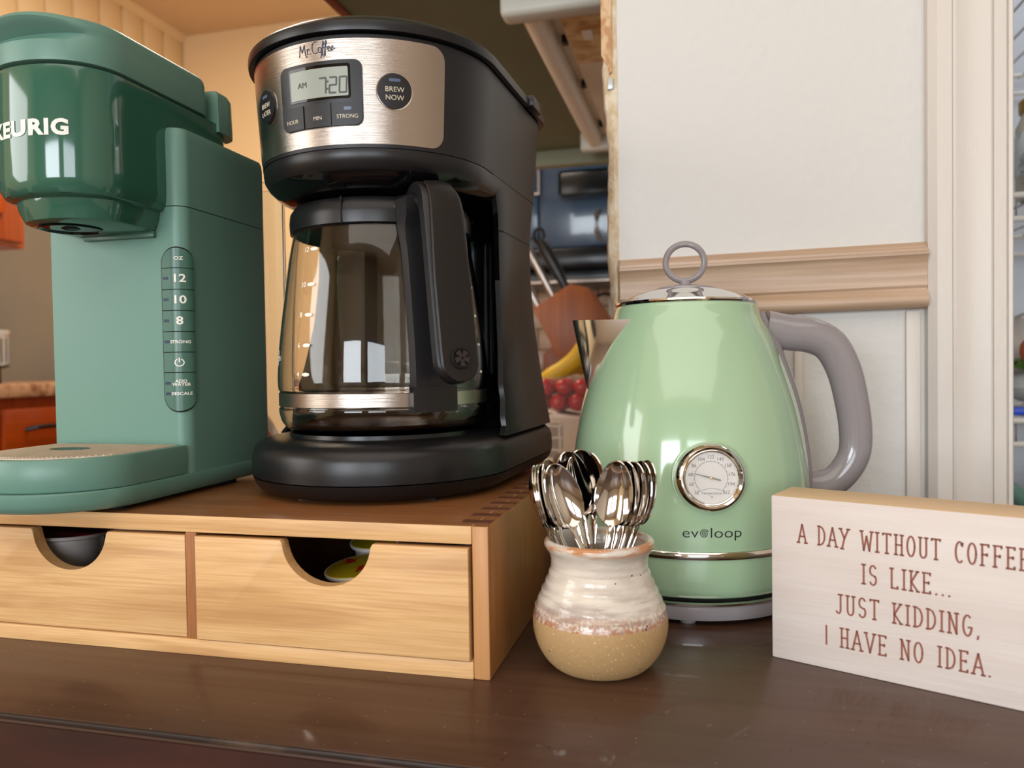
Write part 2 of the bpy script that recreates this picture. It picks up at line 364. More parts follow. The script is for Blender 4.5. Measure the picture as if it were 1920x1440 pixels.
def blob(cx, cy, cz, rx, ry, rz, jit=0, seed=0, u=20, v=12):
    bm = bmesh.new(); bmesh.ops.create_uvsphere(bm, u_segments=u, v_segments=v, radius=1); rnd = random.Random(seed)
    for p in bm.verts:
        k = 1 + jit * (rnd.random() - .5); p.co = Vector((cx + p.co.x * rx * k, cy + p.co.y * ry * k, cz + p.co.z * rz * k))
    return bm

# ================================================================== THE SETTING
ZF, ZC, AL, BB, BW = -.80, 1.50, -2.003, 2.67, .70   # floor, ceiling, left wall, kitchen back wall, table wall
struct('floor', box(-2.2, -2.6, ZF - .05, 1.8, 2.8, ZF), 'floor')
struct('ceiling', box(-2.2, -2.6, ZC, 1.8, 2.8, ZC + .05), 'ceil')
def wall_rear():
    bm = bmesh.new(); y0, y1 = -2.5, -2.4
    xs = [-2.1, -1.25, -.25, .05, 1.05, 1.75]
    for i in range(5):
        if i in (1, 3): box(xs[i], y0, ZF, xs[i + 1], y1, -.1, bm=bm); box(xs[i], y0, .9, xs[i + 1], y1, ZC, bm=bm)
        else: box(xs[i], y0, ZF, xs[i + 1], y1, ZC, bm=bm)
    return bm
struct('wall_rear', wall_rear(), 'dining')
for i, x0 in enumerate((-1.25, .05)):
    bm = box(x0, -2.45, -.1, x0 + .03, -2.39, .9); box(x0 + .97, -2.45, -.1, x0 + 1, -2.39, .9, bm=bm); box(x0, -2.45, .87, x0 + 1, -2.39, .9, bm=bm); box(x0, -2.45, -.1, x0 + 1, -2.39, -.07, bm=bm); box(x0, -2.44, .39, x0 + 1, -2.40, .42, bm=bm)
    struct('window_%d' % (i + 1), bm, 'trimw')
struct('wall_right', box(1.7, -2.5, ZF, 1.8, .7, ZC), 'dining')
# left wall: painted, its kitchen stretch clad in vertical planks
wl = struct('wall_left', box(AL - .1, -2.5, ZF, AL - .012, BB + .1, ZC), 'peach')
pb = [1.62, 1.763, 1.905, 2.007, 2.118, 2.235, 2.340, 2.447, 2.557, 2.668]
for a, b in zip(pb, pb[1:]):
    ob('plank', prism([(a + .0, AL - .012), (a + .004, AL - .003), (a + .010, AL), (b - .010, AL), (b - .004, AL - .003), (b, AL - .012)], .142, ZC, 'z'), 'peach', wl).matrix_local = Matrix(((0, 1, 0, 0), (1, 0, 0, 0), (0, 0, 1, 0), (0, 0, 0, 1)))
struct('trim_1', prism([(AL, ZC), (AL + .018, ZC), (AL + .004, ZC - .03), (AL, ZC - .03)], 1.62, BB, 'y'), 'peach')
struct('wall_back', box(AL - .1, BB, ZF, .1, BB + .1, ZC), 'peach')
# the wall the table stands against
def wall_t():
    bm = box(-.0735, BW, ZF, .1794, BW + .11, ZC); box(.2398, BW + .02, ZF, .243, BW + .11, ZC, bm=bm); box(1.05, BW, ZF, 1.8, BW + .11, ZC, bm=bm); box(.2398, BW, 1.25, 1.05, BW + .11, ZC, bm=bm)
    return bm
WT = struct('wall_front', wall_t(), 'wall')
# ragged plaster end of that wall
def ragged():
    bm = bmesh.new(); rnd = random.Random(3); secs = []; z = -.02; ragged.off = 0
    while z < 1.0:
        l = -.0866 + .0045 * (1 - min(1, max(0, (z - .2) / .3))) + .0012 * (rnd.random() - .5) + .0015 * sin(z * 40)
        secs.append([(l, BW + .008, z), (l - .001, BW + .1, z), (-.0733, BW + .1, z), (-.0733 + .0006 * rnd.random(), BW - .0006, z), (-.0765, BW - .001, z), (l + .002, BW + .002 + .001 * rnd.random(), z)]); z += .006
    return loft(secs)
pe = ob('plaster_edge', ragged(), 'plaster', WT)
ob('torn_paper', prism([(-.0868, .445), (-.087, .6), (-.0775, .6), (-.0772, .43), (-.0800, .428), (-.0815, .436)], BW - .0025, BW + .004, 'y'), 'rust', WT)
ob('metal_bead', box(-.0815, BW - .003, .414, -.0763, BW + .004, .424, .0005), 'zinc', WT)
# chair rail
rail = [(0, .206), (-.010, .206), (-.0135, .2085), (-.015, .2125), (-.0135, .2175), (-.010, .2205), (-.0085, .2225), (-.0105, .2245), (-.0098, .233), (-.0105, .241), (-.0125, .2475), (-.0145, .2495), (-.0145, .2515), (-.012, .2525), (-.012, .2545), (-.008, .2565), (-.005, .2605), (0, .2612)]
bm = bmesh.new()
secs = [[(x, BW + y * (.55 if x < -.073 else 1), z + (x - .05) * .012) for y, z in rail] for x in (-.0738, -.0715, -.06, .17, .1792)]
struct('trim_2', loft(secs, True, bm), 'rail')
for x0, x1 in ((.0765, .0835), (.1645, .1755), (-.02, -.012)): struct('trim_3', box(x0, BW - .004, -.02, x1, BW, .206, .001), 'trimw')
# fluted door casing
cas = [(.1794, 0), (.1794, -.010), (.1850, -.0155), (.1958, -.0155), (.1962, -.0145), (.1966, -.0155), (.1985, -.0165), (.204, -.0148), (.211, -.0138), (.218, -.0148), (.2235, -.0162), (.2250, -.0155), (.2254, -.0145), (.2258, -.0158), (.2345, -.0158), (.2356, -.0140), (.2362, -.0160), (.2385, -.0165), (.2398, -.0150), (.2398, .02), (.1794, .02)]
struct('door_1', prism([(x, BW + y) for x, y in cas], ZF, 1.3), 'trimw')
struct('baseboard_front', box(-.07, BW - .012, ZF, .179, BW, ZF + .1, .002), 'trimw')
# pantry shell
struct('wall_pantry', (lambda bm: box(.1, 1.55, ZF, 1.3, 1.6, ZC, bm=bm) and bm)(box(.05, .81, ZF, .1, 2.7, ZC)), 'pantryw')
struct('wall_pantry_side', box(1.15, .81, ZF, 1.2, 1.6, ZC), 'pantryw')

# ================================================================== KITCHEN BEYOND
# upper cabinet hung over the opening, seen from below
t = thing('upper_cabinet', 'dark olive underside of hung kitchen cabinet above the coffee maker', 'cabinet', (-.20, 1.28, .655))
ob('body', box(-.2687, -.46, 0, .25, .47, .845), 'olive', t)
ob('edge_strip', box(-.281, -.46, -.004, -.2687, .47, .845, .001), 'redwood', t, label='reddish wooden front edge of the cabinet')
ob('bottom_rail', box(-.2687, .44, -.034, .25, .47, 0, .001), 'olive2', t, label='lighter olive rail at the far end')
t = thing('fluorescent_light', 'old cream fluorescent lamp fixture with rusty plate under the cabinet', 'lamp', (-.19, 1.3, .655))
ob('housing', prism([(-.035, 0), (-.030, -.012), (.002, -.012), (.006, -.024), (.066, -.024), (.070, 0)], -.31, .31, 'y'), 'fixture', t)
ob('rusty_plate', box(.008, -.31, -.0252, .064, -.12, -.024), 'fixrust', t, label='rust-stained near end of the metal plate')
ob('label_sticker', box(.030, -.235, -.0260, .044, -.205, -.0252), 'white', t)
ob('tube', tube([(-.026, -.302, -.0195), (-.026, .302, -.0195)], .0168, 24), 'tube', t)
ob('end_cap', box(-.062, -.335, -.037, .075, -.30, 0, .008, 3), 'fixcap', t)
ob('end_cap', box(-.056, .30, -.040, .070, .328, 0, .006, 3), 'fixcap', t)
for y in (-.2, -.02, .2): ob('clip', box(-.004, y, -.0235, .004, y + .012, -.012), 'mwd', t)
# microwave
t = thing('microwave', 'black glossy microwave above the stove at the back of kitchen', 'microwave', (-.42, 2.3, .52))
ob('body', box(-.30, 0, 0, .40, .36, .34, .01), 'mw', t)
ob('door_panel', box(-.29, -.012, .03, -.062, 0, .33, .006), 'mw', t)
ob('trim_strip', prism([(-.066, .165), (-.058, .165), (-.058, .30), (-.062, .30), (-.062, .171), (-.10, .171), (-.10, .165)], -.016, -.010, 'y'), 'steel', t)
ob('control_window', box(.0, -.006, .155, .19, 0, .232, .01), 'mwd', t, label='dark recessed control window')
ob('handle', tube([(.125, -.002, .02), (.115, -.03, .04), (.115, -.03, .09), (.125, -.002, .11)], .006), 'steel', t)
ob('underside', box(-.30, .0, -.055, .40, .36, 0, .005), 'mwd', t)
t = thing('range_hood', 'dark hood strip beneath the microwave with grey lip', 'hood', (-.42, 2.36, .42))
ob('lip', box(-.30, 0, .0, .40, .25, .045, .008), 'mwd', t); ob('front_edge', box(-.30, -.012, .0, .40, 0, .012, .003), 'steel', t)
# tiled backsplash on the back wall
bs = ob('backsplash', box(-.95, BB - .008, .142, .05, BB, .60), 'grout'); bs['kind'] = 'structure'; bs.name = 'wall_backsplash'
me = None
for r in range(6):
    for c in range(9):
        x = -.94 + c * .108 + (.05 if r % 2 else 0); z = .147 + r * .075
        if x + .1 > .05: continue
        o = ob('tile', me or box(0, -.006, 0, .103, 0, .071, .002), 'tile' if me is None else [], bs, (x, BB - .008, z)); me = o.data
# back counter
t = thing('kitchen_counter', 'speckled kitchen counter along the back wall under the knife block', 'counter', (-.55, 2.2, ZF))
ob('worktop', box(-.75, -.50, -ZF + .11, .595, .46, -ZF + .142, .004), 'lamtop', t); ob('cabinet_base', box(-.73, -.47, 0, .59, .46, -ZF + .11), 'orangex', t)
# left counter with orange drawers
t = thing('left_counter', 'granite-look laminate worktop on bright orange wooden drawers at left', 'counter', (-1.73, 1.3, ZF))
ob('worktop', box(-.272, -1.2, -ZF + .112, .28, 1.365, -ZF + .142, .004), 'lam', t)
ob('carcass', box(-.27, -1.18, 0, .255, 1.36, -ZF + .112), 'orangex', t, label='dark orange cabinet frame')
for i, (z0, z1) in enumerate(((-.005, .088), (-.16, -.02), (-.32, -.175))):
    for y0 in (-.45, .02, .49):
        d = ob('drawer', box(.255, y0, -ZF + z0, .272, y0 + .44, -ZF + z1, .006, 2), 'orange', t)
        ob('handle', tube([(.272, y0 + .055, -ZF + z0 + .045), (.29, y0 + .065, -ZF + z0 + .05), (.29, y0 + .20, -ZF + z0 + .05), (.272, y0 + .21, -ZF + z0 + .045)], .005), 'mwd', d)
struct('wall_splash_left', box(AL - .012, .2, .142, AL + .004, 2.05, .95), 'splash')
t = thing('wall_cabinet', 'bright orange wooden wall cabinet with raised panel door at far left', 'cabinet', (-1.86, 1.2, .486))
ob('carcass', box(-.143, -.6, 0, .16, .415, .5, .002), 'orange', t)
for y0 in (-.1, ):
    d = ob('door', box(.16, y0, .012, .178, y0 + .50, .49, .004), 'orangex', t); ob('raised_panel', box(.178, y0 + .06, .07, .186, y0 + .44, .43, .006, 1), 'orange', d)
t = thing('cup_stand', 'small white cup rack of wire on dark base, on left counter', 'rack', (-1.60, 1.43, .142))
ob('base', lathe([(0, 0), (.012, 0), (.012, .034), (.030, .038), (.030, .042), (0, .042)], 24), 'mwd', t)
ob('bowl', lathe([(0, .105), (.024, .105), (.03, .118), (.03, .124), (0, .124)], 24), 'wire', t)
bm = bmesh.new()
for k in range(6):
    a = k * pi / 3; tube([(.012 * cos(a), .012 * sin(a), .042), (.026 * cos(a), .026 * sin(a), .05), (.028 * cos(a), .028 * sin(a), .11)], .0015, 6, bm=bm)
ob('wire_frame', bm, 'wire', t)

# knife block
t = thing('knife_block', 'brown wooden knife block holding black and steel knives on back counter', 'knife block', (-.34, 1.9, .142), R(0))
K = 1.055
def kb(px, z): return (px * 1.0, z)
ob('block', prism([(-.067, .165), (.027, .222), (.070, .210), (.125, .125), (.045, .0), (.012, .0)], -.05, .06, 'y', .004), 'block', t)
ob('foot', prism([(-.046, .0), (-.046, .052), (-.014, .075), (.03, .0)], -.045, .055, 'y', .003), 'blockd', t, label='darker tapered foot of the block')
dv = Vector((-.455, 0, .89))
def knife(base, ln, m, bl, wide=.011):
    b = Vector(base); k = ob('knife_handle', tube([b, b + dv * ln * .12, b + dv * ln * .3, b + dv * ln * .7, b + dv * ln * .92, b + dv * ln], [wide * .75, wide * .7, wide, wide * 1.1, wide, wide * .5], 14, (0, 1, 0), .6), m); return k
kn = knife((0, 0, 0), .15, 'black', 0, .0145); kn.name = 'black_knife'; kn.location = (-.329, 1.9, .352); tag(kn, 'large black handled knife with hanging loop in the block', 'knife', 'knives in the block')
ob('loop', tube([(-.071 + .013 * cos(a), 0, .141 + .02 * sin(a)) for a in [k * 2 * pi / 16 for k in range(17)]], .004, 8, (0, 1, 0)), 'mwd', kn)
for i, (x, z, ln, lb) in enumerate(((-.352, .180, .185, 'slim steel knife handle just left of the black one'), (-.388, .150, .15, 'second steel knife handle, lower in the block'), (-.355, .072, .12, 'lowest steel knife handle beside the block foot'))):
    kn = knife((0, 0, 0), ln, 'steel', 0, .009); kn.name = 'steel_knife'; kn.location = (x, 1.9, .142 + z - .01); tag(kn, lb, 'knife', 'knives in the block')
# outlet, plug, cord
t = thing('wall_outlet', 'white wall outlet with black plug and curved cord behind kettle spout', 'outlet', (-.285, BB - .016, .30))
ob('plate', box(-.03, -.006, -.05, .04, 0, .17, .003), 'fixcap', t)
ob('plug', box(-.006, -.035, .06, .02, -.006, .12, .004), 'mwd', t)
ob('cord', tube(smooth_prof([(0, -.03, .095), (-.04, -.06, .105), (-.09, -.08, .07), (-.105, -.09, .0), (-.108, -.1, -.10), (-.07, -.1, -.15)]), .005, 8), 'mwd', t)

# cart with carton, tomatoes and bananas
t = thing('kitchen_cart', 'beige topped low cart carrying the carton of tomatoes', 'cart', (-.30, 1.45, ZF))
ob('top', box(-.22, -.20, -ZF - .03, .16, .22, -ZF - .004, .003), 'carton', t)
for x in (-.2, .12):
    for y in (-.17, .18): ob('leg', box(x, y, 0, x + .03, y + .03, -ZF - .03), 'boxv', t)
t = thing('carton', 'beige carton with grey damask print standing behind coffee maker', 'box', (-.27, 1.45, -.004))
ob('body', box(-.09, -.07, 0, .063, .09, .072, .002), 'carton', t)
ob('printed_side', box(-.088, -.0712, .002, .018, -.070, .062), 'damask', t)
ob('tissue', prism([(-.088, .072), (-.05, .078), (-.02, .073), (.0, .080), (.03, .074), (.06, .072)], -.068, .085, 'y'), 'tissue', t)
t = thing('tomato_clamshell', 'clear plastic clamshell full of small red tomatoes on the carton', 'container', (-.262, 1.455, .0772))
def cs():
    out = [(-.062, -.05), (.066, -.05), (.066, .05), (-.062, .05)]; b = rr(-.064, -.052, .068, .052, .01, 4)
    s = [[(x * .94, y * .94, 0) for x, y in b], [(x, y, .058) for x, y in b], [(x * 1.04, y * 1.04, .0585) for x, y in b], [(x * 1.04, y * 1.04, .0625) for x, y in b], [(x * .9, y * .9, .066) for x, y in b]]
    return loft(s)
ob('shell', cs(), mat('thin_clear_plastic', '#f4f0ee', .04, alpha=.07), t)
k = 0; tm = None
for lz in range(2):
    for i in range(3):
        for j in range(3):
            x = -.040 + i * .0355 + (.010 if lz else 0); y = -.030 + j * .031 + (.004 if lz else 0); z = .0190 + lz * .0285
            k += 1; r_ = .0170 + .0012 * random.random()
            if tm is None: o = ob('tomato', blob(0, 0, 0, .0175, .0175, .0162), 'tomato'); tm = o
            else: o = tm.copy(); COL.objects.link(o)
            o.location = (-.262 + x, 1.455 + y, .0772 + z - .002); o.rotation_euler = (random.random(), random.random(), random.random()); o.scale = (r_ / .0175,) * 3
            tag(o, 'small red tomato inside the clear plastic clamshell', 'tomato', 'tomatoes in the clamshell')
for i, (x, z, dx) in enumerate(((-.285, .150, 0), (-.262, .158, .012), (-.243, .150, .02))):
    P = smooth_prof([(-.055, 0, -.014), (-.02, .0, -.004), (.02, 0, .022), (.05, 0, .06), (.062, 0, .085)])
    n_ = len(P); rad = [.004 + .0145 * min(1, (j / n_) * 5, (n_ - 1 - j) / n_ * 4 + .1) for j in range(n_)]
    o = ob('banana', tube(P, rad, 10, (0, 1, 0)), 'banana', None, (x + dx, 1.585 + .03 * i, z + .008 * i)); tag(o, ('front banana of the bunch behind the tomatoes', 'middle banana of the bunch behind the tomatoes', 'rear banana of the bunch behind the tomatoes')[i], 'banana', 'bananas behind the tomatoes')
t = thing('fruit_bowl', 'low beige bowl holding bananas behind the carton', 'bowl', (-.262, 1.61, -.004))
ob('bowl', lathe([(0, 0), (.04, 0), (.045, .006), (.075, .10), (.078, .135), (.074, .135), (.07, .10), (.04, .012), (0, .012)], 32), 'carton', t)
t = tag(ob('round_black_lid', lathe([(0, 0), (.035, 0), (.038, .008), (.03, .016), (0, .02)], 32), 'mwd', None, (-.215, 1.29, -.004)), 'round black lid lying on the cart edge behind the spoons', 'lid')

# pantry shelves and goods
def shelf(z, lab, deep=(.98, 1.5)):
    t = thing('wire_shelf', lab, 'shelf', (.70, 0, z), 0, 'pantry wire shelves')
    for yy in (deep[0], deep[1] - .02):
        for zz in (0, -.03): ob('rail', tube([(-.44, yy, zz), (.44, yy, zz)], .004, 8), 'wire', t)
    for i in range(24):
        x = -.42 + i * .036; ob('rod', tube([(x, deep[0], -.03), (x, deep[0], .002), (x, deep[1], .002)], .002, 6), 'wire', t)
shelf(.645, 'highest white wire pantry shelf, seen from below at top right'); shelf(.372, 'middle white wire pantry shelf under the gold-lidded jar', (1.10, 1.5)); shelf(.085, 'lower white wire pantry shelf under the green packet', (1.10, 1.5))
t = thing('glass_jar', 'cream jar with gold lid and pale label on pantry shelf', 'jar', (.446, 1.155, .376))
ob('body', lathe([(0, 0), (.036, 0), (.038, .004), (.038, .095), (.032, .108), (.030, .118), (0, .118)], 40), 'jar', t)
ob('label_band', lathe([(.0385, .03), (.0388, .031), (.0388, .085), (.0385, .086)], 40), 'jarlab', t)
ob('lid', lathe([(0, .115), (.034, .115), (.0345, .118), (.0345, .129), (.032, .132), (0, .132)], 40), 'gold', t)
t = thing('snack_bag', 'crinkled clear bag with red contents before the jar', 'bag', (.432, 1.108, .376))
ob('film', blob(0, 0, .038, .035, .022, .036, .22, 1), 'bag', t); ob('contents', blob(0.01, 0, .014, .028, .016, .013, .2, 2), 'redf', t)
t = thing('produce_bag', 'clear produce bag with blue seal and green leaves on lower shelf', 'bag', (.445, 1.16, .088))
ob('film', blob(.02, 0, .038, .07, .05, .026, .1, 5), 'bag', t); ob('leaves', blob(.02, .0, .070, .06, .045, .012, .25, 6), 'leaf', t); ob('seal', box(-.06, -.06, .004, .09, -.045, .014, .002), 'blue', t)
tag(ob('beige_bag', blob(0, 0, 0, .05, .05, .055, .2, 8), 'beige', None, (.475, 1.27, .175)), 'lumpy beige bag standing behind the green packet', 'bag')
tag(ob('orange_packet', blob(0, 0, 0, .014, .014, .018, .15, 9), 'orangef', None, (.417, 1.13, .174)), 'small orange packet resting on the green produce', 'packet')
tag(ob('green_broom', tube([(.30, 1.06, .06), (.58, 1.2, -.16)], .011, 12), 'kgreen'), 'green pole leaning in the pantry below the lower shelf', 'pole')
tag(ob('pantry_sack', blob(0, 0, 0, .14, .10, .12, .12, 10), 'beige', None, (.62, 1.38, -.13)), 'grey-beige sack low in the pantry behind the green pole', 'sack')

# ================================================================== THE TABLE
t = thing('sideboard_table', 'dark brown wooden table top carrying coffee machines, pot, kettle and sign', 'table', (-.25, .5, 0))
ob('table_top', box(-1.0, -.2035, -.028, .75, .195, 0, .0015), 'table', t)
ob('front_edge', box(-1.0, -.2050, -.0032, .75, -.2030, -.0004, .0006), 'tedge', t, label='worn front edge with pale scuffs')
ob('apron', box(-.99, -.2045, -.16, .74, .19, -.005), 'tablef', t, label='reddish brown front board')
for x in (-.97, .69):
    for y in (-.18, .14): ob('leg', box(x, y, ZF, x + .045, y + .045, -.16, .003), 'tablef', t)

# ================================================================== DRAWER BOX
BX, BY, BH = -.1094, .380, .0814
t = thing('drawer_organizer', 'light wooden two-drawer pod organizer under both coffee machines', 'organizer', (BX, BY, 0))
D = .27; tb = .0098
ob('top_board', box(-.358, 0, BH - tb, -.0092, D, BH, .0006), ['boxw', 'boxtop'], t)
tp = t.children[-1] if False else [o for o in COL.objects if o.parent == t][-1]
for p in tp.data.polygons:
    if p.normal.z > .9: p.material_index = 1
ob('bottom_board', box(-.3582, 0, 0, -.0092, D, .0093, .0006), 'boxw', t)
ob('side_board', box(-.0092, 0, 0, 0, D, BH, .0012), ['boxv', 'boxside', 'boxtop'], t, label='right side board with worn upright grain')
sb = [o for o in COL.objects if o.parent == t][-1]
for p in sb.data.polygons:
    if p.normal.x > .9: p.material_index = 1
    if p.normal.z > .9: p.material_index = 2
ob('side_board', box(-.367, 0, 0, -.358, D, BH, .0012), ['boxv'], t)
ob('divider', box(-.1829, .0005, .0093, -.1760, D - .01, BH - tb, .0003), 'endg', t)
ob('back_board', box(-.358, D - .008, .0093, -.0092, D, BH - tb), 'boxw', t)
for k in range(14): ob('finger_joint', box(-.0175, .007 + k * .0185, BH - .002, -.0012, .0155 + k * .0185, BH + .00025, .0002), 'joint', t)
def drawer(x0, x1, cx, push, tilt):
    d = ob('drawer', bmesh.new(), 'boxw', t, (0, push, 0), (0, 0, 0))
    z0, z1 = .0100, .0696; r = .0267; ol = [(x0, z0), (x1, z0), (x1, z1), (cx + r + .0012, z1)]
    ol += [(cx + r * cos(R(a)), z1 - .0005 + .0238 * sin(R(a))) for a in [-3 - i * (174 / 22) for i in range(23)]] + [(cx - r - .0012, z1), (x0, z1)]
    bm = prism(ol, 0, .0075, 'y', .0004)
    me = fin(bm); d.data = me; me.materials.append(M['boxw']); d.data.name = 'drawer'
    bmx = box(x0 + .002, .0075, .011, x0 + .007, D - .03, .062); box(x1 - .007, .0075, .011, x1 - .002, D - .03, .062, bm=bmx); box(x0 + .002, .0075, .011, x1 - .002, D - .03, .014, bm=bmx); box(x0 + .002, D - .035, .011, x1 - .002, D - .03, .062, bm=bmx)
    ob('drawer_sides', bmx, 'drawin', d); return d
drawer(-.3575, -.1836, -.2650, .0006, 0); d2 = drawer(-.1756, -.0108, -.0928, -.0014, 0)
# pods
def pod(loc, rot, mc, ml, lab, cat='coffee pod'):
    p = thing('coffee_pod', lab, cat, loc, 0, 'pods in the organizer drawers'); p.rotation_euler = rot
    ob('cup', lathe([(0, -.040), (.0165, -.040), (.0178, -.038), (.0195, -.012), (.0208, -.009), (.0208, -.0025), (.0235, -.0015), (.0237, 0), (.0232, .0005), (.0225, .0)], 40), mc, p)
    ob('foil_lid', lathe([(0, .0012), (.010, .0010), (.0222, .0007), (.0225, 0), (0, -.0005)], 40), ml, p); return p
pod((-.4080, .4150, .0590), (R(-3), 0, 0), 'podgrey', 'poddark', 'grey coffee pod with dark red lid in the left drawer notch')
pod((-.3985, .4625, .0560), (R(-4), 0, 0), 'podwhite', 'podwhite', 'white pod just behind the grey pod in left drawer')
pod((-.2010, .4240, .0450), (R(5), R(-5), 0), 'podwhite', 'podyel', 'white pod with yellow and red lid lowest in right drawer notch')
pod((-.2080, .4730, .0510), (R(7), R(-4), 0), 'podwhite', 'podyel', 'yellow-lidded pod behind the lowest one in right drawer')
pod((-.2050, .5240, .0600), (R(8), 0, 0), 'podwhite', 'podyel', 'pod deep in the right drawer whose lid reaches the top gap')
pod((-.1560, .4300, .0620), (R(6), 0, 0), 'podwhite', 'podblue', 'blue-lidded pod at right end of right drawer')

# ================================================================== GREEN SINGLE-SERVE BREWER
kx, ky, kz = -.334, .4395, BH
k = thing('pod_coffee_maker', 'green single-serve pod coffee maker at left on the wooden organizer', 'coffee maker', (kx, ky, kz))
def dout(x0, x1, yf, yflat, yb, rb, n=28, sup=2.0):
    """plan outline: curved front between x0 and x1 reaching yf, straight sides from yflat, rounded back"""
    cx, a, b = (x0 + x1) / 2, (x1 - x0) / 2, yflat - yf; o = []
    for i in range(n + 1):
        th = pi + pi * i / n; c, s = cos(th), sin(th)
        o.append((cx + a * math.copysign(abs(c) ** (2 / sup), c), yflat + b * math.copysign(abs(s) ** (2 / sup), s)))
    for cxx, a0 in ((x1 - rb, 0), (x0 + rb, 90)):
        o += [(cxx + rb * cos(R(a0 + 15 * j)), yb - rb + rb * sin(R(a0 + 15 * j))) for j in range(7)]
    return o
def lift(o, z, s=0, c=(0, 0)): 
    return [(c[0] + (x - c[0]) * (1 - s), c[1] + (y - c[1]) * (1 - s), z) for x, y in o]
W = -.107
bo = dout(W, .001, -.096, -.048, .104, .01)
cc = (-.053, 0)
ob('base', loft([lift(bo, .0032, .06, cc), lift(bo, .0045, .035, cc), lift(bo, .0085, .004, cc), lift(bo, .0142, 0, cc), lift(bo, .0150, .008, cc)]), 'kgreen', k)
for x, y in ((-.09, -.045), (-.015, -.045), (-.09, .075), (-.012, .06)): ob('foot', lathe([(0, 0), (.006, 0), (.007, .0034), (0, .0034)], 20), 'gap', k, (x, y, 0))
to = dout(W + .0015, -.0005, -.092, -.046, -.0004, .0005)
ob('drip_tray', loft([lift(to, .0153, .006, cc), lift(to, .0162, 0, cc), lift(to, .0330, 0, cc), lift(to, .0340, .008, cc)]), 'kgreen', k)
go = dout(W + .006, -.005, -.086, -.046, -.003, .002)
def gr():
    bm = loft([lift(go, .0338), lift(go, .0346)]); return bm
g = ob('grate', gr(), 'grate', k, label='dusty beige drip grate, paled for glare')
bm = bmesh.new()
for i in range(40):
    x = W + .010 + i * .0024
    yf = -.046 - .036 * math.sqrt(max(0, 1 - ((x + .053) / .048) ** 2))
    if abs(x + .053) < .046: box(x, yf, .0344, x + .0010, -.006, .03495, bm=bm)
gs = ob('grate_ridge', bm, 'grate', g); gs['kind'] = 'stuff'
ob('drain_hole', prism(circ(-.060, -.036, .014, 40, .008), .0346, .03505), mat('drain_hole_green', '#1f4438', .4), g, label='dark oval drain recess')
# column with wrapped corner
def kout(x0, x1, y0, y1, rf, rb=.006):
    o = [(x0, y0)]
    o += [(x1 - rf + rf * cos(R(a)), y0 + rf + rf * sin(R(a))) for a in range(-90, 1, 10)]
    o += [(x1 - rb + rb * cos(R(a)), y1 - rb + rb * sin(R(a))) for a in range(0, 91, 15)] + [(x0 + rb - rb * sin(R(a)), y1 - rb + rb * cos(R(a))) for a in range(0, 91, 15)]
    return o
ko = kout(W + .001, 0, 0, .101, .0085); kc = (-.053, .05)
ob('column', loft([lift(ko, .0150), lift(ko, .1932)]), 'kgreen', k)
ob('upper_housing', loft([lift(ko, .1938), lift(ko, .2385), lift(ko, .2430, .008, kc), lift(ko, .2455, .025, kc), lift(ko, .2465, .06, kc)]), 'kgreen', k)
ob('seam', loft([lift(ko, .1929, .006, kc), lift(ko, .1941, .006, kc)]), 'gap', k)
# brew head
ho = dout(-.0945, -.0115, -.070, -.036, .078, .018, 40, 2.15); hc = (-.053, -.01)
ob('brew_head', loft([lift(ho, .1895, .12, hc), lift(ho, .1910, .055, hc), lift(ho, .1950, .015, hc), lift(ho, .2015, 0, hc), lift(ho, .2625, 0, hc), lift(ho, .2650, .004, hc), lift(ho, .2658, .03, hc)]), 'kgloss', k, label='glossy deep green brew head')
lo = dout(-.0950, -.0110, -.0715, -.036, .054, .015, 40, 2.15)
def lsec(z, s=0, lip=0, front=0):
    out = []
    for x, y in lo:
        x2, y2 = hc[0] + (x - hc[0]) * (1 - s), hc[1] + (y - hc[1]) * (1 - s)
        wgt = max(0, min(1, (-.036 - y) / .03)); wx = max(0, 1 - ((x + .053) / .040) ** 2)
        y2 -= lip * wgt * wx; zz = z + front * wgt * wx
        out.append((x2, y2, zz))
    return out
ob('lid', loft([lsec(.2668, .03), lsec(.2672, .005), lsec(.2690, 0), lsec(.2790, .0), lsec(.2825, .004, -.005, -.001), lsec(.2845, .008, -.0065, .0), lsec(.2862, .008, .003, .002), lsec(.2880, .008, .0055, .003), lsec(.2912, .02, .004, .0025), lsec(.2932, .05, .000, .001), lsec(.2940, .10, -.002)]), 'kgreen', k)
ro = dout(-.088, -.0095, .0550, .0565, .085, .017, 8)
ob('reservoir_lid', loft([lift(ro, .2590), lift(ro, .264), lift(ro, .286, .02, (-.05, .07)), lift(ro, .2895, .08, (-.05, .07))]), 'kgreen', k)
co_ = dout(-.089, -.0165, -.060, -.034, -.0005, .001, 32)
ob('nozzle_collar', loft([lift(co_, .1765, .16, hc), lift(co_, .1778, .09, hc), lift(co_, .185, .02, hc), lift(co_, .1905, 0, hc)]), 'kgloss', k)
nz = ob('nozzle', lathe([(.0178, .1764), (.0185, .1755), (.0175, .1752), (.0165, .1762), (.010, .1763), (0, .1764)], 40, cx=-.060, cy=-.030), 'blackg', k)
ob('needle_holder', lathe([(0, .1745), (.003, .1748), (.0055, .1760), (.0055, .177), (0, .177)], 20, cx=-.060, cy=-.030), 'mwd', nz)
ob('collar_plate', box(-.076, -.0035, .1730, -.020, -.0002, .1775, .0008), 'kdark', k)
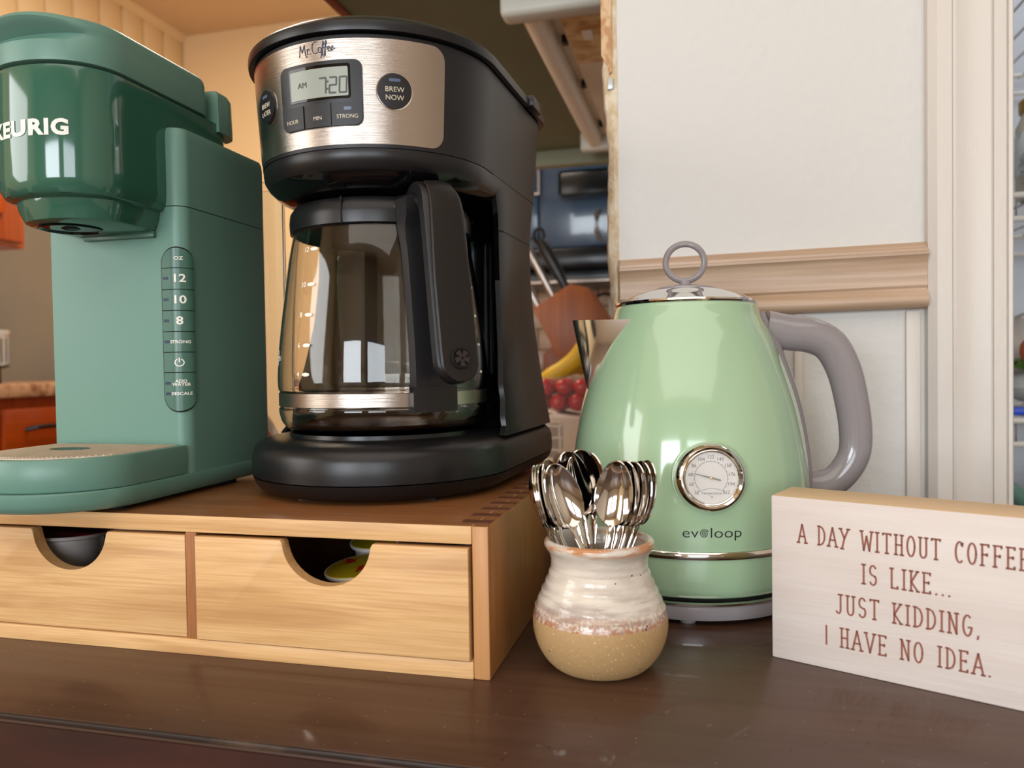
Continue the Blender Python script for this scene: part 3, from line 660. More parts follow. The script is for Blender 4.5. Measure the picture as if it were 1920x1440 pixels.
# lettering bent round the head
def headmap(x, y, h, cx=-.053):
    # x = arc length from the front centre; the head's plan is a superellipse
    a, b = .0415, .034; th = -pi / 2 + x / .038
    c, s = cos(th), sin(th); e_ = 2 / 2.15
    px = a * math.copysign(abs(c) ** e_, c); py = b * math.copysign(abs(s) ** e_, s)
    n_ = Vector((px / a ** 2, py / b ** 2, 0)).normalized()
    return Vector((cx + px, -.036 + py, y)) + n_ * (h + .00025)
ob('lettering', warp(text('KEURIG', .0126, .0001, .00055, 1.06, spacing=1.10), lambda x, y, h: headmap(x, y + .2278, h), .0012), 'white', k, label='white brand lettering on the head')
# pill shaped button strip wrapped around the front corner
def kmap(s, z, h):
    rf = .0085; L1 = 0; a = s / rf  # s = 0 in the middle of the rounded corner
    half = rf * pi / 4
    if s < -half: base = Vector((-rf + (s + half), 0, z)); n_ = Vector((0, -1, 0))
    elif s > half: base = Vector((0, rf + (s - half), z)); n_ = Vector((1, 0, 0))
    else:
        an = -pi / 4 + a; base = Vector((-rf + rf * cos(an), rf + rf * sin(an), z)); n_ = Vector((cos(an), sin(an), 0))
    return base + n_ * h
SH = -.0035
pill = rr(-.0112, .0560, .0112, .1665, .0111, 8)
km = lambda x, y, h: kmap(x + SH, y, h)
st = ob('button_strip', plate(pill, .0008, km, .0012), 'gap', k)
rows = [(.1525, .1655), (.1382, .1520), (.1242, .1377), (.1102, .1237), (.0965, .1097), (.0829, .0960), (.0570, .0824)]
leds = [[], [.1455], [.1313], [.1172], [.1032], [], [.0755, .0685]]
txts = [[('OZ', .1586, .0032)], [('12', .1452, .0074)], [('10', .1310, .0074)], [('8', .1170, .0074)], [('STRONG', .1030, .0028)], [], [('ADD\nWATER', .0757, .0028), ('DESCALE', .0685, .0028)]]
for i, (z0, z1) in enumerate(rows):
    if i == 0: ol = [(-.0102, z0), (.0102, z0)] + [p for p in rr(-.0102, z0 - .03, .0102, z1, .0101, 8) if p[1] > z0]
    elif i == 6: ol = [p for p in rr(-.0102, z0, .0102, z1 + .03, .0101, 8) if p[1] < z1] + [(.0102, z1), (-.0102, z1)]
    else: ol = [(-.0102, z0), (.0102, z0), (.0102, z1), (-.0102, z1)]
    if i == 0: ol = sorted(ol, key=lambda p: math.atan2(p[1] - (z0 + z1) / 2, p[0]))
    if i == 6: ol = sorted(ol, key=lambda p: math.atan2(p[1] - (z0 + z1) / 2, p[0]))
    b_ = ob('button', plate(ol, .0010, km, .0012, h0=.0006), 'kdark', st)
    for s_, zz, sz in txts[i]: ob('print', warp(text(s_, sz, .0002, .00016 if sz > .004 else .00005, 1.05, line=.8), lambda x, y, h, zz=zz: km(x + .0012, y + zz, h + .0016), .0008), 'white', st)
    for zz in leds[i]: ob('indicator', plate(rr(-.0094, zz - .0009, -.0055, zz + .0009, .0004, 2), .0002, km, .001, h0=.0016), 'ledb', st)
ob('power_symbol', warp(strokes([arc(0, 0, .0024, .0024, 120, 420, 18), [(0, .0004), (0, .0030)]], .00062), lambda x, y, h: km(x + .0005, y + .0893, h + .0016), .0008), 'white', st)
ob('reservoir', (lambda o_: loft([lift(o_, .004, .03, (-.05, .118)), lift(o_, .007, 0), lift(o_, .232, 0), lift(o_, .2325, 0), lift([(x * .96 - .002, .118 + (y - .118) * .88) for x, y in o_], .2325), lift([(x * .96 - .002, .118 + (y - .118) * .88) for x, y in o_], .009)]))(rr(-.100, .1025, .0025, .134, .012, 6)), 'plasticclear', k, label='clear water tank at the back')

# ================================================================== BLACK DRIP COFFEE MAKER
c = thing('drip_coffee_maker', 'black and brushed steel drip coffee maker with clock in the middle', 'coffee maker', (-.2199, .5047, BH), R(-2.92))
def z_(z): return z - BH
def dsec(w, yf, yb, rb, n=40):
    o = []; yb += .016 if yb > .09 else 0; rb = min(rb, .030)
    for i in range(n + 1):
        th = pi + pi * i / n; o.append((w * cos(th), yf * -sin(th) * -1 if False else yf * abs(sin(th)) * -1))
    for cxx, a0 in ((w - rb, 0), (-w + rb, 90)):
        o += [(cxx + rb * cos(R(a0 + 10 * j)), yb - rb + rb * sin(R(a0 + 10 * j))) for j in range(10)]
    return o
def S3(o, z): return [(x, y, z_(z)) for x, y in o]
# base
bl = [(.0838, .084, .1245, .0845), (.087, .087, .128, .0868), (.0890, .0890, .131, .0895), (.0905, .0905, .133, .0938)]
ob('base_bottom', loft([S3(dsec(.078, .078, .12, .04), .0828)] + [S3(dsec(w_, f_, b_, .05), z) for w_, f_, b_, z in bl]), mat('base_underside_black', '#0b0a0b', .38), c)
bt = [(.0885, .0885, .131, .0940), (.0908, .0908, .1335, .0946), (.0912, .0912, .134, .100), (.0908, .0908, .1335, .108), (.0895, .0895, .132, .1125), (.0865, .0865, .129, .1158), (.082, .082, .125, .1180), (.074, .074, .117, .1195)]
ob('base', loft([S3(dsec(w_, f_, b_, .05), z) for w_, f_, b_, z in bt]), 'black', c)
ob('warming_plate', lathe([(0, z_(.1215)), (.060, z_(.1215)), (.062, z_(.1222)), (.0655, z_(.1220)), (.066, z_(.119)), (0, z_(.119))], 72), 'mwd', c)
for x, y in ((-.02, -.062), (.05, -.045), (-.05, .09), (.05, .09)): ob('foot', box(x - .009, y - .006, 0, x + .009, y + .006, .0030), mat('grey_rubber', '#6d7075', .6) if x == -.02 else 'gap', c)
# column: outer shell wraps the back, its front hollow follows the carafe
def wz(z):
    pts = [(.118, .090, .133), (.135, .0875, .131), (.16, .0840, .128), (.20, .0795, .125), (.235, .0772, .124), (.265, .0768, .124), (.29, .0785, .126), (.30, .0792, .128)]
    for a, b in zip(pts, pts[1:]):
        if a[0] <= z <= b[0]:
            q = (z - a[0]) / (b[0] - a[0]); return a[1] + (b[1] - a[1]) * q, a[2] + (b[2] - a[2]) * q
    return pts[-1][1:] if z > .2 else pts[0][1:]
secs = []; zs = [.1175 + i * .0061 for i in range(31)]
for z in zs:
    w_, yb = wz(z); rc = .0805
    top = max(0, (z - .262) / .038); bot = max(0, (.142 - z) / .0245)
    ext = .030 * (1 - math.sqrt(max(0, 1 - min(1, top) ** 2))) + .014 * (1 - math.sqrt(max(0, 1 - min(1, bot) ** 2)))
    xi = w_ - .0065; rc2 = max(rc, xi + .002) - .010 * bot ** 2
    rc2 = max(rc2, xi + .0008)
    yi = math.sqrt(max(0, rc2 ** 2 - xi ** 2)); yR = max(.018, yi) - ext; yR = min(yR, yi)
    o = [(xi, yR), (xi + .001, yR - .0025), (xi + .0045, yR - .002), (w_, yR + .004)]
    o += [(w_, yR + .004 + (yb + .016 - .030 - yR - .004) * q) for q in (.33, .66)]
    rb = .030; yb += .016
    o += [(w_ - rb + rb * cos(R(10 * j)), yb - rb + rb * sin(R(10 * j))) for j in range(10)]
    left = [(-x, y) for x, y in o][::-1]
    th0 = math.acos(xi / rc2)
    inner = [(rc2 * cos(pi - th0 - (pi - 2 * th0) * i / 18), rc2 * sin(pi - th0 - (pi - 2 * th0) * i / 18) + 0) for i in range(19)]
    secs.append(S3(o + left + inner, z))
cl = ob('column', loft(secs), ['black', 'blackg'], c)
no_ = len(secs[0])
for p in cl.data.polygons:
    m_ = p.center; 
    if math.hypot(m_.x, m_.y) < .0835 and m_.y > .012 and abs(m_.x) < .074 and (Vector((m_.x, m_.y, 0)).dot(p.normal) < 0): p.material_index = 1
def seam_band(z0, z1):
    w_, yb = wz((z0 + z1) / 2); w_ += .0002; yb += .0162; rb = .03
    o = [(w_, .028), (w_, .06)] + [(w_ - rb + rb * cos(R(10 * j)), yb - rb + rb * sin(R(10 * j))) for j in range(10)]; o += [(-x, y) for x, y in o][::-1]
    return loft([S3(o, z0), S3(o, z1)], False, closed=False)
ob('column_seam', seam_band(.2632, .2638), 'gap', c)
# head
def rh(z): return .0795 + (.0835 - .0795) * (z - .3002) / (.3624 - .3002)
def hs_(r, yb, z): return S3(dsec(r, r, yb, .030 if yb > .1 else .019, 60), z)
ob('head', loft([hs_(rh(.2985), .128, .2985), hs_(rh(.31), .129, .31), hs_(rh(.33), .130, .33), hs_(rh(.3624), .132, .3624), hs_(.0835, .132, .3645), hs_(.081, .130, .3647)]), 'blackm', c)
ob('head_lip', loft([hs_(.052, .06, .2755), hs_(.062, .08, .2775), hs_(.0700, .105, .2815), hs_(.0755, .118, .2865), hs_(.0785, .124, .2915), hs_(.0792, .127, .2960), hs_(.0790, .1275, .2980)]), 'blackg', c)
lp = [o for o in COL.objects if o.parent == c][-1]
lp.data.materials.append(M['black'])
for p in lp.data.polygons:
    if p.center.z > z_(.285): p.material_index = 1
ob('head_seam', loft([hs_(.0785, .127, .2978), hs_(.0785, .127, .2988)]), 'gap', c)
ob('lid', loft([hs_(.0845, .134, .3655), hs_(.0872, .137, .3658), hs_(.0877, .1375, .3680), hs_(.0875, .137, .3715), hs_(.0855, .135, .3735), hs_(.079, .129, .3775), hs_(.065, .112, .3830), hs_(.045, .085, .3865), hs_(.020, .04, .3875)]), 'black', c)
ob('lid_gap', loft([hs_(.0815, .131, .3640), hs_(.0815, .131, .3660)]), 'gap', c)
ob('lid_tab', box(.0800, .080, z_(.3655), .0910, .106, z_(.3745), .0015), 'black', c, (0, 0, 0))
def hm(x, z, h):   # x = arc length to the right of the front centre
    r = rh(z) + h; a = -pi / 2 + x / .0815; return Vector((r * cos(a), r * sin(a), z_(z)))
pn = ob('steel_panel', plate(rr(-.0790, .3005, .0790, .3622, .009, 8), .0004, hm, .003), 'steel', c, label='curved brushed steel control panel')
dp = ob('display_frame', plate(rr(-.0280, .3110, .0280, .3497, .0050, 6), .0008, hm, .002, h0=.0004), 'black', c)
ob('display_rim', plate(rr(-.0200, .3272, .0208, .3474, .0015, 4), .0004, hm, .002, h0=.0012), 'blackg', dp)
ob('display', plate(rr(-.0188, .3285, .0196, .3455, .0008, 3), .0002, hm, .002, h0=.0016), 'lcd', dp, label='grey digital clock display reading 7:20')
def seg(ch, x0, z0, w_, h_):
    g = .0003; H2 = h_ / 2
    sg = {'a': [(g, h_), (w_ - g, h_)], 'b': [(w_, h_ - g), (w_, H2 + g)], 'c': [(w_, H2 - g), (w_, g)], 'd': [(g, 0), (w_ - g, 0)], 'e': [(0, H2 - g), (0, g)], 'f': [(0, h_ - g), (0, H2 + g)], 'g': [(g, H2), (w_ - g, H2)]}
    return [[(x0 + x + y * .06, z0 + y) for x, y in sg[q]] for q in {'7': 'abc', '2': 'abged', '0': 'abcdef'}[ch]]
dg = seg('7', .0015, .3305, .0042, .0090) + seg('2', .0080, .3305, .0042, .0090) + seg('0', .0142, .3305, .0042, .0090) + [[(.0066, .3330), (.0071, .3330)], [(.0069, .3372), (.0074, .3372)]]
ob('clock_digits', warp(strokes(dg, .0009, .00015), lambda x, y, h: hm(x, y, h + .0019), .002), 'lcdink', dp)
ob('clock_period', warp(text('AM', .0046, .00015), lambda x, y, h: hm(x - .0098, y + .3368, h + .0019), .002), 'lcdink', dp)
for x0, x1, cn in ((-.0275, -.0104, (1, 0, 0, 0)), (-.0092, .0083, (0, 0, 0, 0)), (.0095, .0275, (0, 1, 0, 0))):
    ob('button', plate(rr(x0, .3113, x1, .3250, .0045, 5, cn), .0009, hm, .002, h0=.0010), 'blackm', dp)
for s_, x in (('HOUR', -.0190), ('MIN', -.0004), ('STRONG', .0185)): ob('print', warp(text(s_, .0033, .00015), lambda xx, y, h, x=x: hm(xx + x, y + .3163, h + .0020), .001), 'cream', dp)
ob('indicator', plate(rr(.0165, .3200, .0212, .3220, .0009, 3), .0002, hm, .001, h0=.0019), 'led', dp)
for x, s_ in ((.0465, 'BREW\nNOW'), (-.0452, 'BREW\nLATER')):
    bt_ = ob('brew_button', plate(circ(x, .3315, .0110, 40), .0003, hm, .002, h0=.0005), 'chrome', c)
    ob('cap', plate(circ(x, .3315, .0102, 40), .0016, hm, .002, h0=.0008), 'blackm', bt_)
    ob('print', warp(text(s_, .0042, .00015, line=1.15), lambda xx, y, h, x=x: hm(xx + x, y + .3298, h + .0024), .001), 'cream', bt_)
    ob('indicator', plate(rr(x - .0034, .3368, x + .0034, .3386, .0009, 3), .0002, hm, .001, h0=.0024), 'led', bt_)
# script lettering on the steel
sc = [[(0, -.1), (.12, .95), (.3, .25), (.55, .95), (.62, .0), (.75, -.25)], [(.8, .5), (.85, 0)], [(.83, .35), (.95, .52), (1.03, .4)], [(1.12, .02), (1.14, .06)],
      arc(1.62, .55, .32, .55, 60, 300, 14), arc(2.02, .28, .15, .24, 0, 360, 14), [(2.1, -.45), (2.25, .2), (2.42, .9), (2.36, 1.1), (2.28, .8), (2.28, -.3)], [(2.38, -.4), (2.5, .3), (2.68, .95), (2.6, 1.1), (2.52, .8), (2.52, -.3)], [(2.2, .42), (2.75, .48)],
      [(2.72, .25), (2.95, .42), (2.88, .56), (2.74, .4), (2.8, .12), (3.02, .15)], [(3.02, .25), (3.25, .42), (3.18, .56), (3.04, .4), (3.1, .12), (3.4, .3)]]
ob('logo', warp(strokes([[((x - 1.7) * .0070, y * .0062) for x, y in l] for l in sc], .0005, .0001), lambda x, y, h: hm(x + .0003, y + .3548, h + .0005), .002), 'navy', c, label='navy script brand name')
ob('drip_nozzle', lathe([(0, z_(.2765)), (.0315, z_(.2765)), (.030, z_(.2835)), (.0, z_(.285))], 48), 'blackg', c)
bm = bmesh.new()
for i in range(12): a = i * pi / 6; box(.014 * cos(a) - .001, .014 * sin(a) - .001, z_(.2745), .014 * cos(a) + .001, .014 * sin(a) + .001, z_(.277), bm=bm)
ob('drip_stop_teeth', bm, 'mwd', c)

# carafe (a thing of its own, standing on the warming plate)
G0 = .1226
g = thing('glass_carafe', 'empty glass coffee carafe with black handle inside the drip coffee maker', 'carafe', (-.2199, .5047, G0), R(-2.92))
def q(z): return z - G0
outer = [(.060, .1228), (.066, .1245), (.0702, .1285), (.0722, .134), (.0727, .1385), (.0718, .1398), (.0718, .1496), (.0727, .151), (.0732, .156), (.0730, .164), (.0718, .180), (.0695, .200), (.0668, .220), (.0640, .240), (.0612, .255), (.0600, .262)]
op = smooth_prof(outer, 3); th = .0016
ip = [(max(r - th, 0), max(z, .1252)) for r, z in op][::-1]
ob('glass_body', lathe([(0, q(.1232)), (.055, q(.1228))] + [(r, q(z)) for r, z in op] + [(r, q(z)) for r, z in ip[:-3]] + [(.060, q(.1256)), (0, q(.1250))], 96), 'glass', g)
ob('steel_band', lathe([(.0721, q(.1402)), (.0726, q(.1404)), (.0726, q(.1490)), (.0721, q(.1492))], 96, close=True), 'steel', g)
ob('coffee_residue', lathe([(0, q(.1258)), (.056, q(.1259)), (.063, q(.1268)), (.0655, q(.1285)), (.0648, q(.1285)), (.0625, q(.1272)), (0, q(.1262))], 72), 'coffee', g, label='thin brown coffee residue on the bottom')
ob('collar', lathe([(.0612, q(.2560)), (.0628, q(.2572)), (.0632, q(.2640)), (.0626, q(.2695)), (.0600, q(.2735)), (.050, q(.2750)), (.044, q(.2735)), (.044, q(.2640)), (.0585, q(.2620)), (.0585, q(.2560))], 96, close=True), 'black', g, label='black lid collar')
ob('lid', lathe([(0, q(.2660)), (.040, q(.2670)), (.0438, q(.2700)), (.0438, q(.2640)), (0, q(.2640))], 72), 'blackm', g)
def gr_(z):   # carafe radius
    for (r0, z0), (r1, z1) in zip(outer, outer[1:]):
        if z0 <= z <= z1: return r0 + (r1 - r0) * (z - z0) / (z1 - z0)
    return .06
HA = R(-40)   # handle direction
ex = Vector((cos(HA), sin(HA), 0)); ey = Vector((-sin(HA), cos(HA), 0))   # ey points to the viewer's right-back
ob('collar_seam', box(-.0004, -.0637, q(.2565), .0004, -.0622, q(.2735)), 'gap', g, rot=(0, 0, R(3)))
# bracket slab close to the glass, from the collar down to the band clamp
secs = []
for i in range(26):
    z = .2700 - (.2700 - .1385) * i / 25
    r0 = (gr_(z) if z < .256 else .0632) + .0008; th_ = .0065 + .009 * max(0, (z - .245) / .03)
    hw = .0150 + .0035 * max(0, (z - .235) / .035) ** 1.5 - .0012 * (1 if z < .1385 else 0)
    s = []
    for j in range(9):
        a = HA + (-1 + 2 * j / 8) * hw / r0; s.append((r0 * cos(a), r0 * sin(a), q(z)))
    for j in range(9):
        a = HA + (1 - 2 * j / 8) * hw * .92 / (r0 + th_); s.append(((r0 + th_) * cos(a), (r0 + th_) * sin(a), q(z)))
    secs.append(s)
br = ob('handle_bracket', loft(secs), 'blackm', g)
ob('screw', (lambda b_: b_)(lathe([(0, 0), (.0028, 0), (.0032, .0008), (.0030, .0016), (0, .0022)], 20)), 'mwd', br, tuple(.0765 * Vector((cos(HA - .155), sin(HA - .155), 0)) + Vector((0, 0, q(.1438)))), (0, R(90), HA - .12))
# clamp foot
ob('clamp', loft([[(Vector((r * cos(HA + s / .075), r * sin(HA + s / .075), q(zz)))) for r, s, zz in ((.0733, -.0155, z), (.0733, 0, z), (.0733, .0155, z), (.0800, .0145, z), (.0812, 0, z), (.0800, -.0145, z))] for z in (.1370, .1390, .1500, .1530)]), 'black', g)
# the grip: a wide strap leaning outwards
gp = [(.060, .2735), (.070, .2790), (.080, .2778), (.0885, .2720), (.0930, .2610), (.0960, .2450), (.0990, .2250), (.1020, .2050), (.1050, .1850), (.1075, .1700), (.1090, .1600)]
gp = smooth_prof(gp, 3)
def strap(hw0, t0, t1, endr, pts):
    secs = []
    for i, (r, z) in enumerate(pts):
        a = Vector(pts[min(i + 1, len(pts) - 1)]) - Vector(pts[max(i - 1, 0)]); a.normalize(); nn = Vector((-a.y, a.x)) * -1   # outward normal in (r, z)
        if nn.x < 0 and z < .27: nn = -nn
        if z >= .27 and nn.y < 0: nn = -nn
        dist = (z - .1555)
        hw = hw0 if dist > endr else max(.002, math.sqrt(max(0, endr ** 2 - (endr - dist) ** 2)) * hw0 / endr)
        hw *= .72 + .28 * min(1, i / 12)
        o = []
        for u_, v_ in ((-1, t1 - .0012), (-.9, t1), (0, t1 + .0010), (.9, t1), (1, t1 - .0012), (1, t0 + .001), (.9, t0), (-.9, t0), (-1, t0 + .001)):
            p = Vector((r, z)) + nn * v_; o.append(ex * p.x + ey * (u_ * hw) + Vector((0, 0, q(p.y))))
        secs.append(o)
    return loft(secs)
gpe = gp + [(.1096, .1575), (.1099, .1562), (.1100, .1557)]
gi = ob('grip', strap(.0138, -.0070, .0010, .013, gpe), 'blackm', g)
ob('grip_cover', strap(.0128, .0012, .0030, .012, [p for p in gpe if p[1] < .277 and p[0] > .078]), 'brownb', gi, label='brownish black front strap of the grip')
eb = ex * .1121 + Vector((0, 0, q(.1700)))
em = ob('emblem', lathe([(0, 0), (.0040, 0), (.0052, .0003), (.0058, .0010), (.0063, .0010), (.0066, 0), (.0066, -.0012), (0, -.0012)], 40), 'gap', gi)
EM = Matrix.Translation(eb) @ Matrix.Rotation(HA, 4, 'Z') @ Matrix.Rotation(R(90 - 9), 4, 'Y'); em.matrix_local = EM
bm = bmesh.new()
for i in range(5):
    a = i * 2 * pi / 5
    pr = prism([(.0010 * cos(a - 1.2), .0010 * sin(a - 1.2)), (.0052 * cos(a - .34), .0052 * sin(a - .34)), (.0052 * cos(a + .34), .0052 * sin(a + .34)), (.0012 * cos(a + .8), .0012 * sin(a + .8))], 0, .0009); me_ = bpy.data.meshes.new('x'); pr.to_mesh(me_); pr.free(); bm.from_mesh(me_); bpy.data.meshes.remove(me_)
es = ob('emblem_star', bm, mat('emblem_plastic', '#2c2422', .4), gi); es.matrix_local = EM @ Matrix.Translation((0, 0, .0003))
# bridge from collar to grip
bp_ = smooth_prof([(.045, .2660), (.058, .2670), (.068, .2690), (.077, .2680), (.084, .2630), (.088, .2540)], 4)
ob('bridge', tube([ex * r + Vector((0, 0, q(z))) for r, z in bp_], [.0205 - .0085 * min(1, max(0, (r - .055) / .02)) for r, z in bp_], 20, (0, 0, 1), .52), 'blackm', g)
# printed cup marks
def cm(x, z, h):
    pass
for i, (n_, zz) in enumerate((('12', .2420), ('10', .2190), ('8', .1995), ('6', .1800), ('4', .1615))):
    r_ = gr_(zz) + .0003; A0 = R(-106)
    f = lambda x, y, h, r_=r_, zz=zz, A0=A0: Vector(((gr_(zz + y) + .0003 + h) * cos(A0 + x / r_), (gr_(zz + y) + .0003 + h) * sin(A0 + x / r_), q(zz + y)))
    mk = ob('cup_mark', plate(circ(0, 0, .0034, 20, .0012), .0001, f, .001), 'white', g)
    ob('cup_number', warp(text(n_, .0048, .0001, .00005), lambda x, y, h, f=f: f(x - .0072, y, h), .001), 'white', mk)
    f2 = lambda x, y, h, zz=zz: Vector(((gr_(zz + y) + .0003 + h) * cos(R(-2) + x / .068), (gr_(zz + y) + .0003 + h) * sin(R(-2) + x / .068), q(zz + y)))
    ob('cup_mark', plate(circ(0, 0, .0020, 16, .0009), .0001, f2, .001), 'white', g)
f = lambda x, y, h: Vector(((gr_(.170 + y) + .0003) * cos(R(-143) + x / .072), (gr_(.170 + y) + .0003) * sin(R(-143) + x / .072), q(.170 + y)))
ob('glass_logo', warp(strokes([[((x - 1.7) * .0075, y * .007) for x, y in l] for l in sc], .0005, .0001), f, .002), 'white', g)

# ================================================================== KETTLE
kt = thing('electric_kettle', 'mint green electric kettle with grey handle and round temperature gauge', 'kettle', (-.0119, .5641, 0), R(10.9))
ob('power_base', lathe([(0, .002), (.072, .002), (.0775, .0035), (.0790, .0070), (.0790, .0120), (.0775, .0132), (0, .0132)], 96), 'mintgrey', kt, label='round grey power base')
ob('base_rim', lathe([(.0770, .0130), (.0795, .0131), (.0798, .0145), (.0780, .0152), (.0765, .0145)], 96, close=True), 'chrome', kt)
ob('base_gap', lathe([(0, .0150), (.0755, .0150), (.0765, .0170), (0, .0170)], 72), 'gap', kt)
for a in (-100, 20, 140): ob('foot', lathe([(0, 0), (.005, 0), (.0055, .0025), (0, .0025)], 16, cx=.068 * cos(R(a)), cy=.068 * sin(R(a))), 'podgrey', kt)
ob('lower_ring', lathe([(.0, .0172), (.0768, .0172), (.0785, .0185), (.0800, .0230), (.0808, .0300), (.0812, .0400), (.0812, .0428), (0, .0428)], 96), 'mint', kt, label='green ring beneath the chrome band')
ob('chrome_band', lathe([(.0805, .0426), (.0822, .0428), (.0830, .0442), (.0830, .0462), (.0822, .0474), (.0805, .0476)], 96, close=True), 'chrome', kt)
kprof = [(.0815, .0476), (.0822, .055), (.0828, .070), (.0826, .085), (.0820, .095), (.0808, .105), (.0788, .118), (.0755, .134), (.0710, .150), (.0655, .166), (.0602, .180), (.0555, .190), (.0520, .197), (.0506, .2015), (.0498, .2045), (.0485, .2062)]
kp = smooth_prof(kprof, 3)
def kr(z):
    for (r0, z0), (r1, z1) in zip(kp, kp[1:]):
        if z0 <= z <= z1 or (z0 > z1 and z1 <= z <= z0): return r0 + (r1 - r0) * (z - z0) / (z1 - z0 + 1e-9)
    return .05
ob('body', lathe([(0, .0476)] + kp + [(.040, .2066), (0, .2066)], 128), 'mint', kt)
ob('lid', lathe([(.0478, .2058), (.0492, .2060), (.0500, .2072), (.0497, .2084), (.0470, .2092), (.0400, .2125), (.0320, .2155), (.0240, .2176), (.0140, .2186), (0, .2188)], 96), 'chrome', kt, label='domed chrome lid')
kn_ = ob('knob', lathe([(0, .2180), (.0210, .2176), (.0205, .2190), (.0160, .2200), (.0060, .2208), (.0042, .2218), (.0040, .2245), (0, .2245)], 48), 'mintgrey', kt, label='grey ring knob on the lid')
ob('knob_ring', tube([(0 + .0136 * cos(a), .0 + 0 * a, .2375 + .0132 * sin(a)) for a in [i * 2 * pi / 48 for i in range(49)]], .0023, 12, (0, 1, 0), 1.35, cap=False), 'mintgrey', kn_, rot=(0, 0, R(-8)))
# spout: chrome wedge on the -x side
secs = []
for i in range(15):
    u = i / 14; z = .1475 + (.1955 - .1475) * u; rb = kr(z) - .002; keel = kr(.1475) + .0005 + (.0825 - kr(.1475) - .0005) * u ** .9
    wd = .0010 + .0250 * u ** .9; xb = math.sqrt(max(0, rb ** 2 - wd ** 2))
    o = []
    for j in range(17):
        v = -1 + j / 8; s = abs(v)
        x = xb + (keel - xb) * (1 - s ** 1.7); y = wd * v; o.append((-x, y * (1 - 0.05 * (1 - s)), z + .0012 * (1 - s) * u))
    secs.append(o)
bm = loft(secs, False, closed=False)
bmesh.ops.solidify(bm, geom=bm.faces[:], thickness=.0009)
ob('spout', bm, mat('spout_chrome', '#e6e4e2', .11, 1), kt, rot=(0, 0, R(9)), label='pointed chrome pouring spout')
bm = bmesh.new(); pts = [bm.verts.new(p) for p in secs[-2]]; bm.faces.new(pts)
ob('spout_mesh', bm, 'mwd', kt, rot=(0, 0, R(9)))
# handle strip along the body and the C-shaped grip on the +x side
secs = []
for i in range(30):
    z = .0620 + (.2010 - .0620) * i / 29; r = kr(z); hw = .0125 - .003 * (i / 29); o = []
    for s in (-1, -.8, -.3, .3, .8, 1): a = s * hw / r; rr_ = r + .0005 + .0052 * (1 - abs(s) ** 4); o.append((rr_ * cos(a), rr_ * sin(a), z))
    for s in (.9, 0, -.9): a = s * hw / r; o.append(((r - .003) * cos(a), (r - .003) * sin(a), z))
    secs.append(o)
ob('handle_strip', loft(secs), 'mintgrey', kt)
hp = smooth_prof([(.0560, 0, .1895), (.072, 0, .1858), (.0875, 0, .1838), (.1015, 0, .1765), (.1110, 0, .1600), (.1165, 0, .1380), (.1195, 0, .1150), (.1180, 0, .0970), (.1080, 0, .0820), (.0950, 0, .0755), (.0800, 0, .0745)], 4)
n_ = len(hp)
ob('handle', tube(hp, [.0128 - .0022 * min(1, max(0, i / n_ * 1.6 - .3)) + .0015 * max(0, i / n_ - .8) * 5 for i in range(n_)], 20, (0, 1, 0), .82), 'mintgrey', kt)
# gauge on the -y side
zg = .0945; rg = kr(zg)
gm = Matrix.Translation((0, -rg - .0015, zg)) @ Matrix.Rotation(R(90 - 4), 4, 'X') @ Matrix.Rotation(0, 4, 'Z')
gg = ob('gauge', lathe([(.0198, -.0065), (.0215, -.006), (.0222, -.001), (.0210, .0022), (.0200, .0042), (.0186, .0052), (.0178, .0045), (.0172, .0040), (.0166, .0044), (.0160, .0040), (.0156, .0016), (0, .0016), (0, -.0065)], 80), 'chrome', kt); gg.matrix_local = gm
ob('dial', lathe([(0, .0019), (.0156, .0019), (.0156, .0014), (0, .0014)], 64), 'dial', gg)
vals = [32, 50, 68, 86, 104, 122, 140, 158, 176, 194, 212]
tk = []
for i in range(41):
    a = R(225 - 270 * i / 40 + 0); 
    if i % 2 == 0: l_ = .0009 if i % 4 == 0 else .0006; tk.append([(.0100 * cos(a), .0100 * sin(a)), ((.0100 + l_) * cos(a), (.0100 + l_) * sin(a))])
tk.append(arc(0, 0, .0100, .0100, 225, -45, 60)); tk.append(arc(0, -.0215, .0150, .0150, 52, 128, 16))
def scaled(bm, ang, rad): 
    for v in bm.verts: v.co.x += rad * cos(ang); v.co.y += rad * sin(ang)
    return bm
ob('scale_marks', warp(strokes(tk, .00022, .0001), lambda x, y, h: Vector((x, y, h + .0019))), 'ink', gg)
bm = bmesh.new()
for i, v_ in enumerate(vals):
    a = R(225 - 27 * i); tb_ = scaled(text(str(v_), .0030, .0001), a, .0127); me_ = bpy.data.meshes.new('x'); tb_.to_mesh(me_); tb_.free(); bm.from_mesh(me_); bpy.data.meshes.remove(me_)
for s_, y, sz in (('Temperature', -.0094, .0023), ('°F', -.0119, .0023)):
    tb_ = text(s_, sz, .0001); 
    for v in tb_.verts: v.co.y += y
    me_ = bpy.data.meshes.new('x'); tb_.to_mesh(me_); tb_.free(); bm.from_mesh(me_); bpy.data.meshes.remove(me_)
ob('scale_numbers', warp(bm, lambda x, y, h: Vector((x, y, h + .0019))), 'ink', gg)
a = R(165)
nd = ob('needle', warp(prism([(-.0058, -.00045), (-.0062, 0), (-.0058, .00045), (0, .00055), (.0118, .00012), (.0118, -.00012), (0, -.00055)], 0, .0003), lambda x, y, h: Vector((x * cos(a) - y * sin(a), x * sin(a) + y * cos(a), h + .0024))), 'lcdink', gg)
ob('centre_pin', lathe([(0, .0033), (.0008, .0032), (.0010, .0026), (.0010, .0019), (0, .0019)], 20), 'brass', gg)
ob('gauge_glass', lathe([(0, .0044), (.0158, .0043), (.0158, .0040), (0, .0041)], 64), mat('gauge_glass', '#ffffff', .02, alpha=.10), gg)
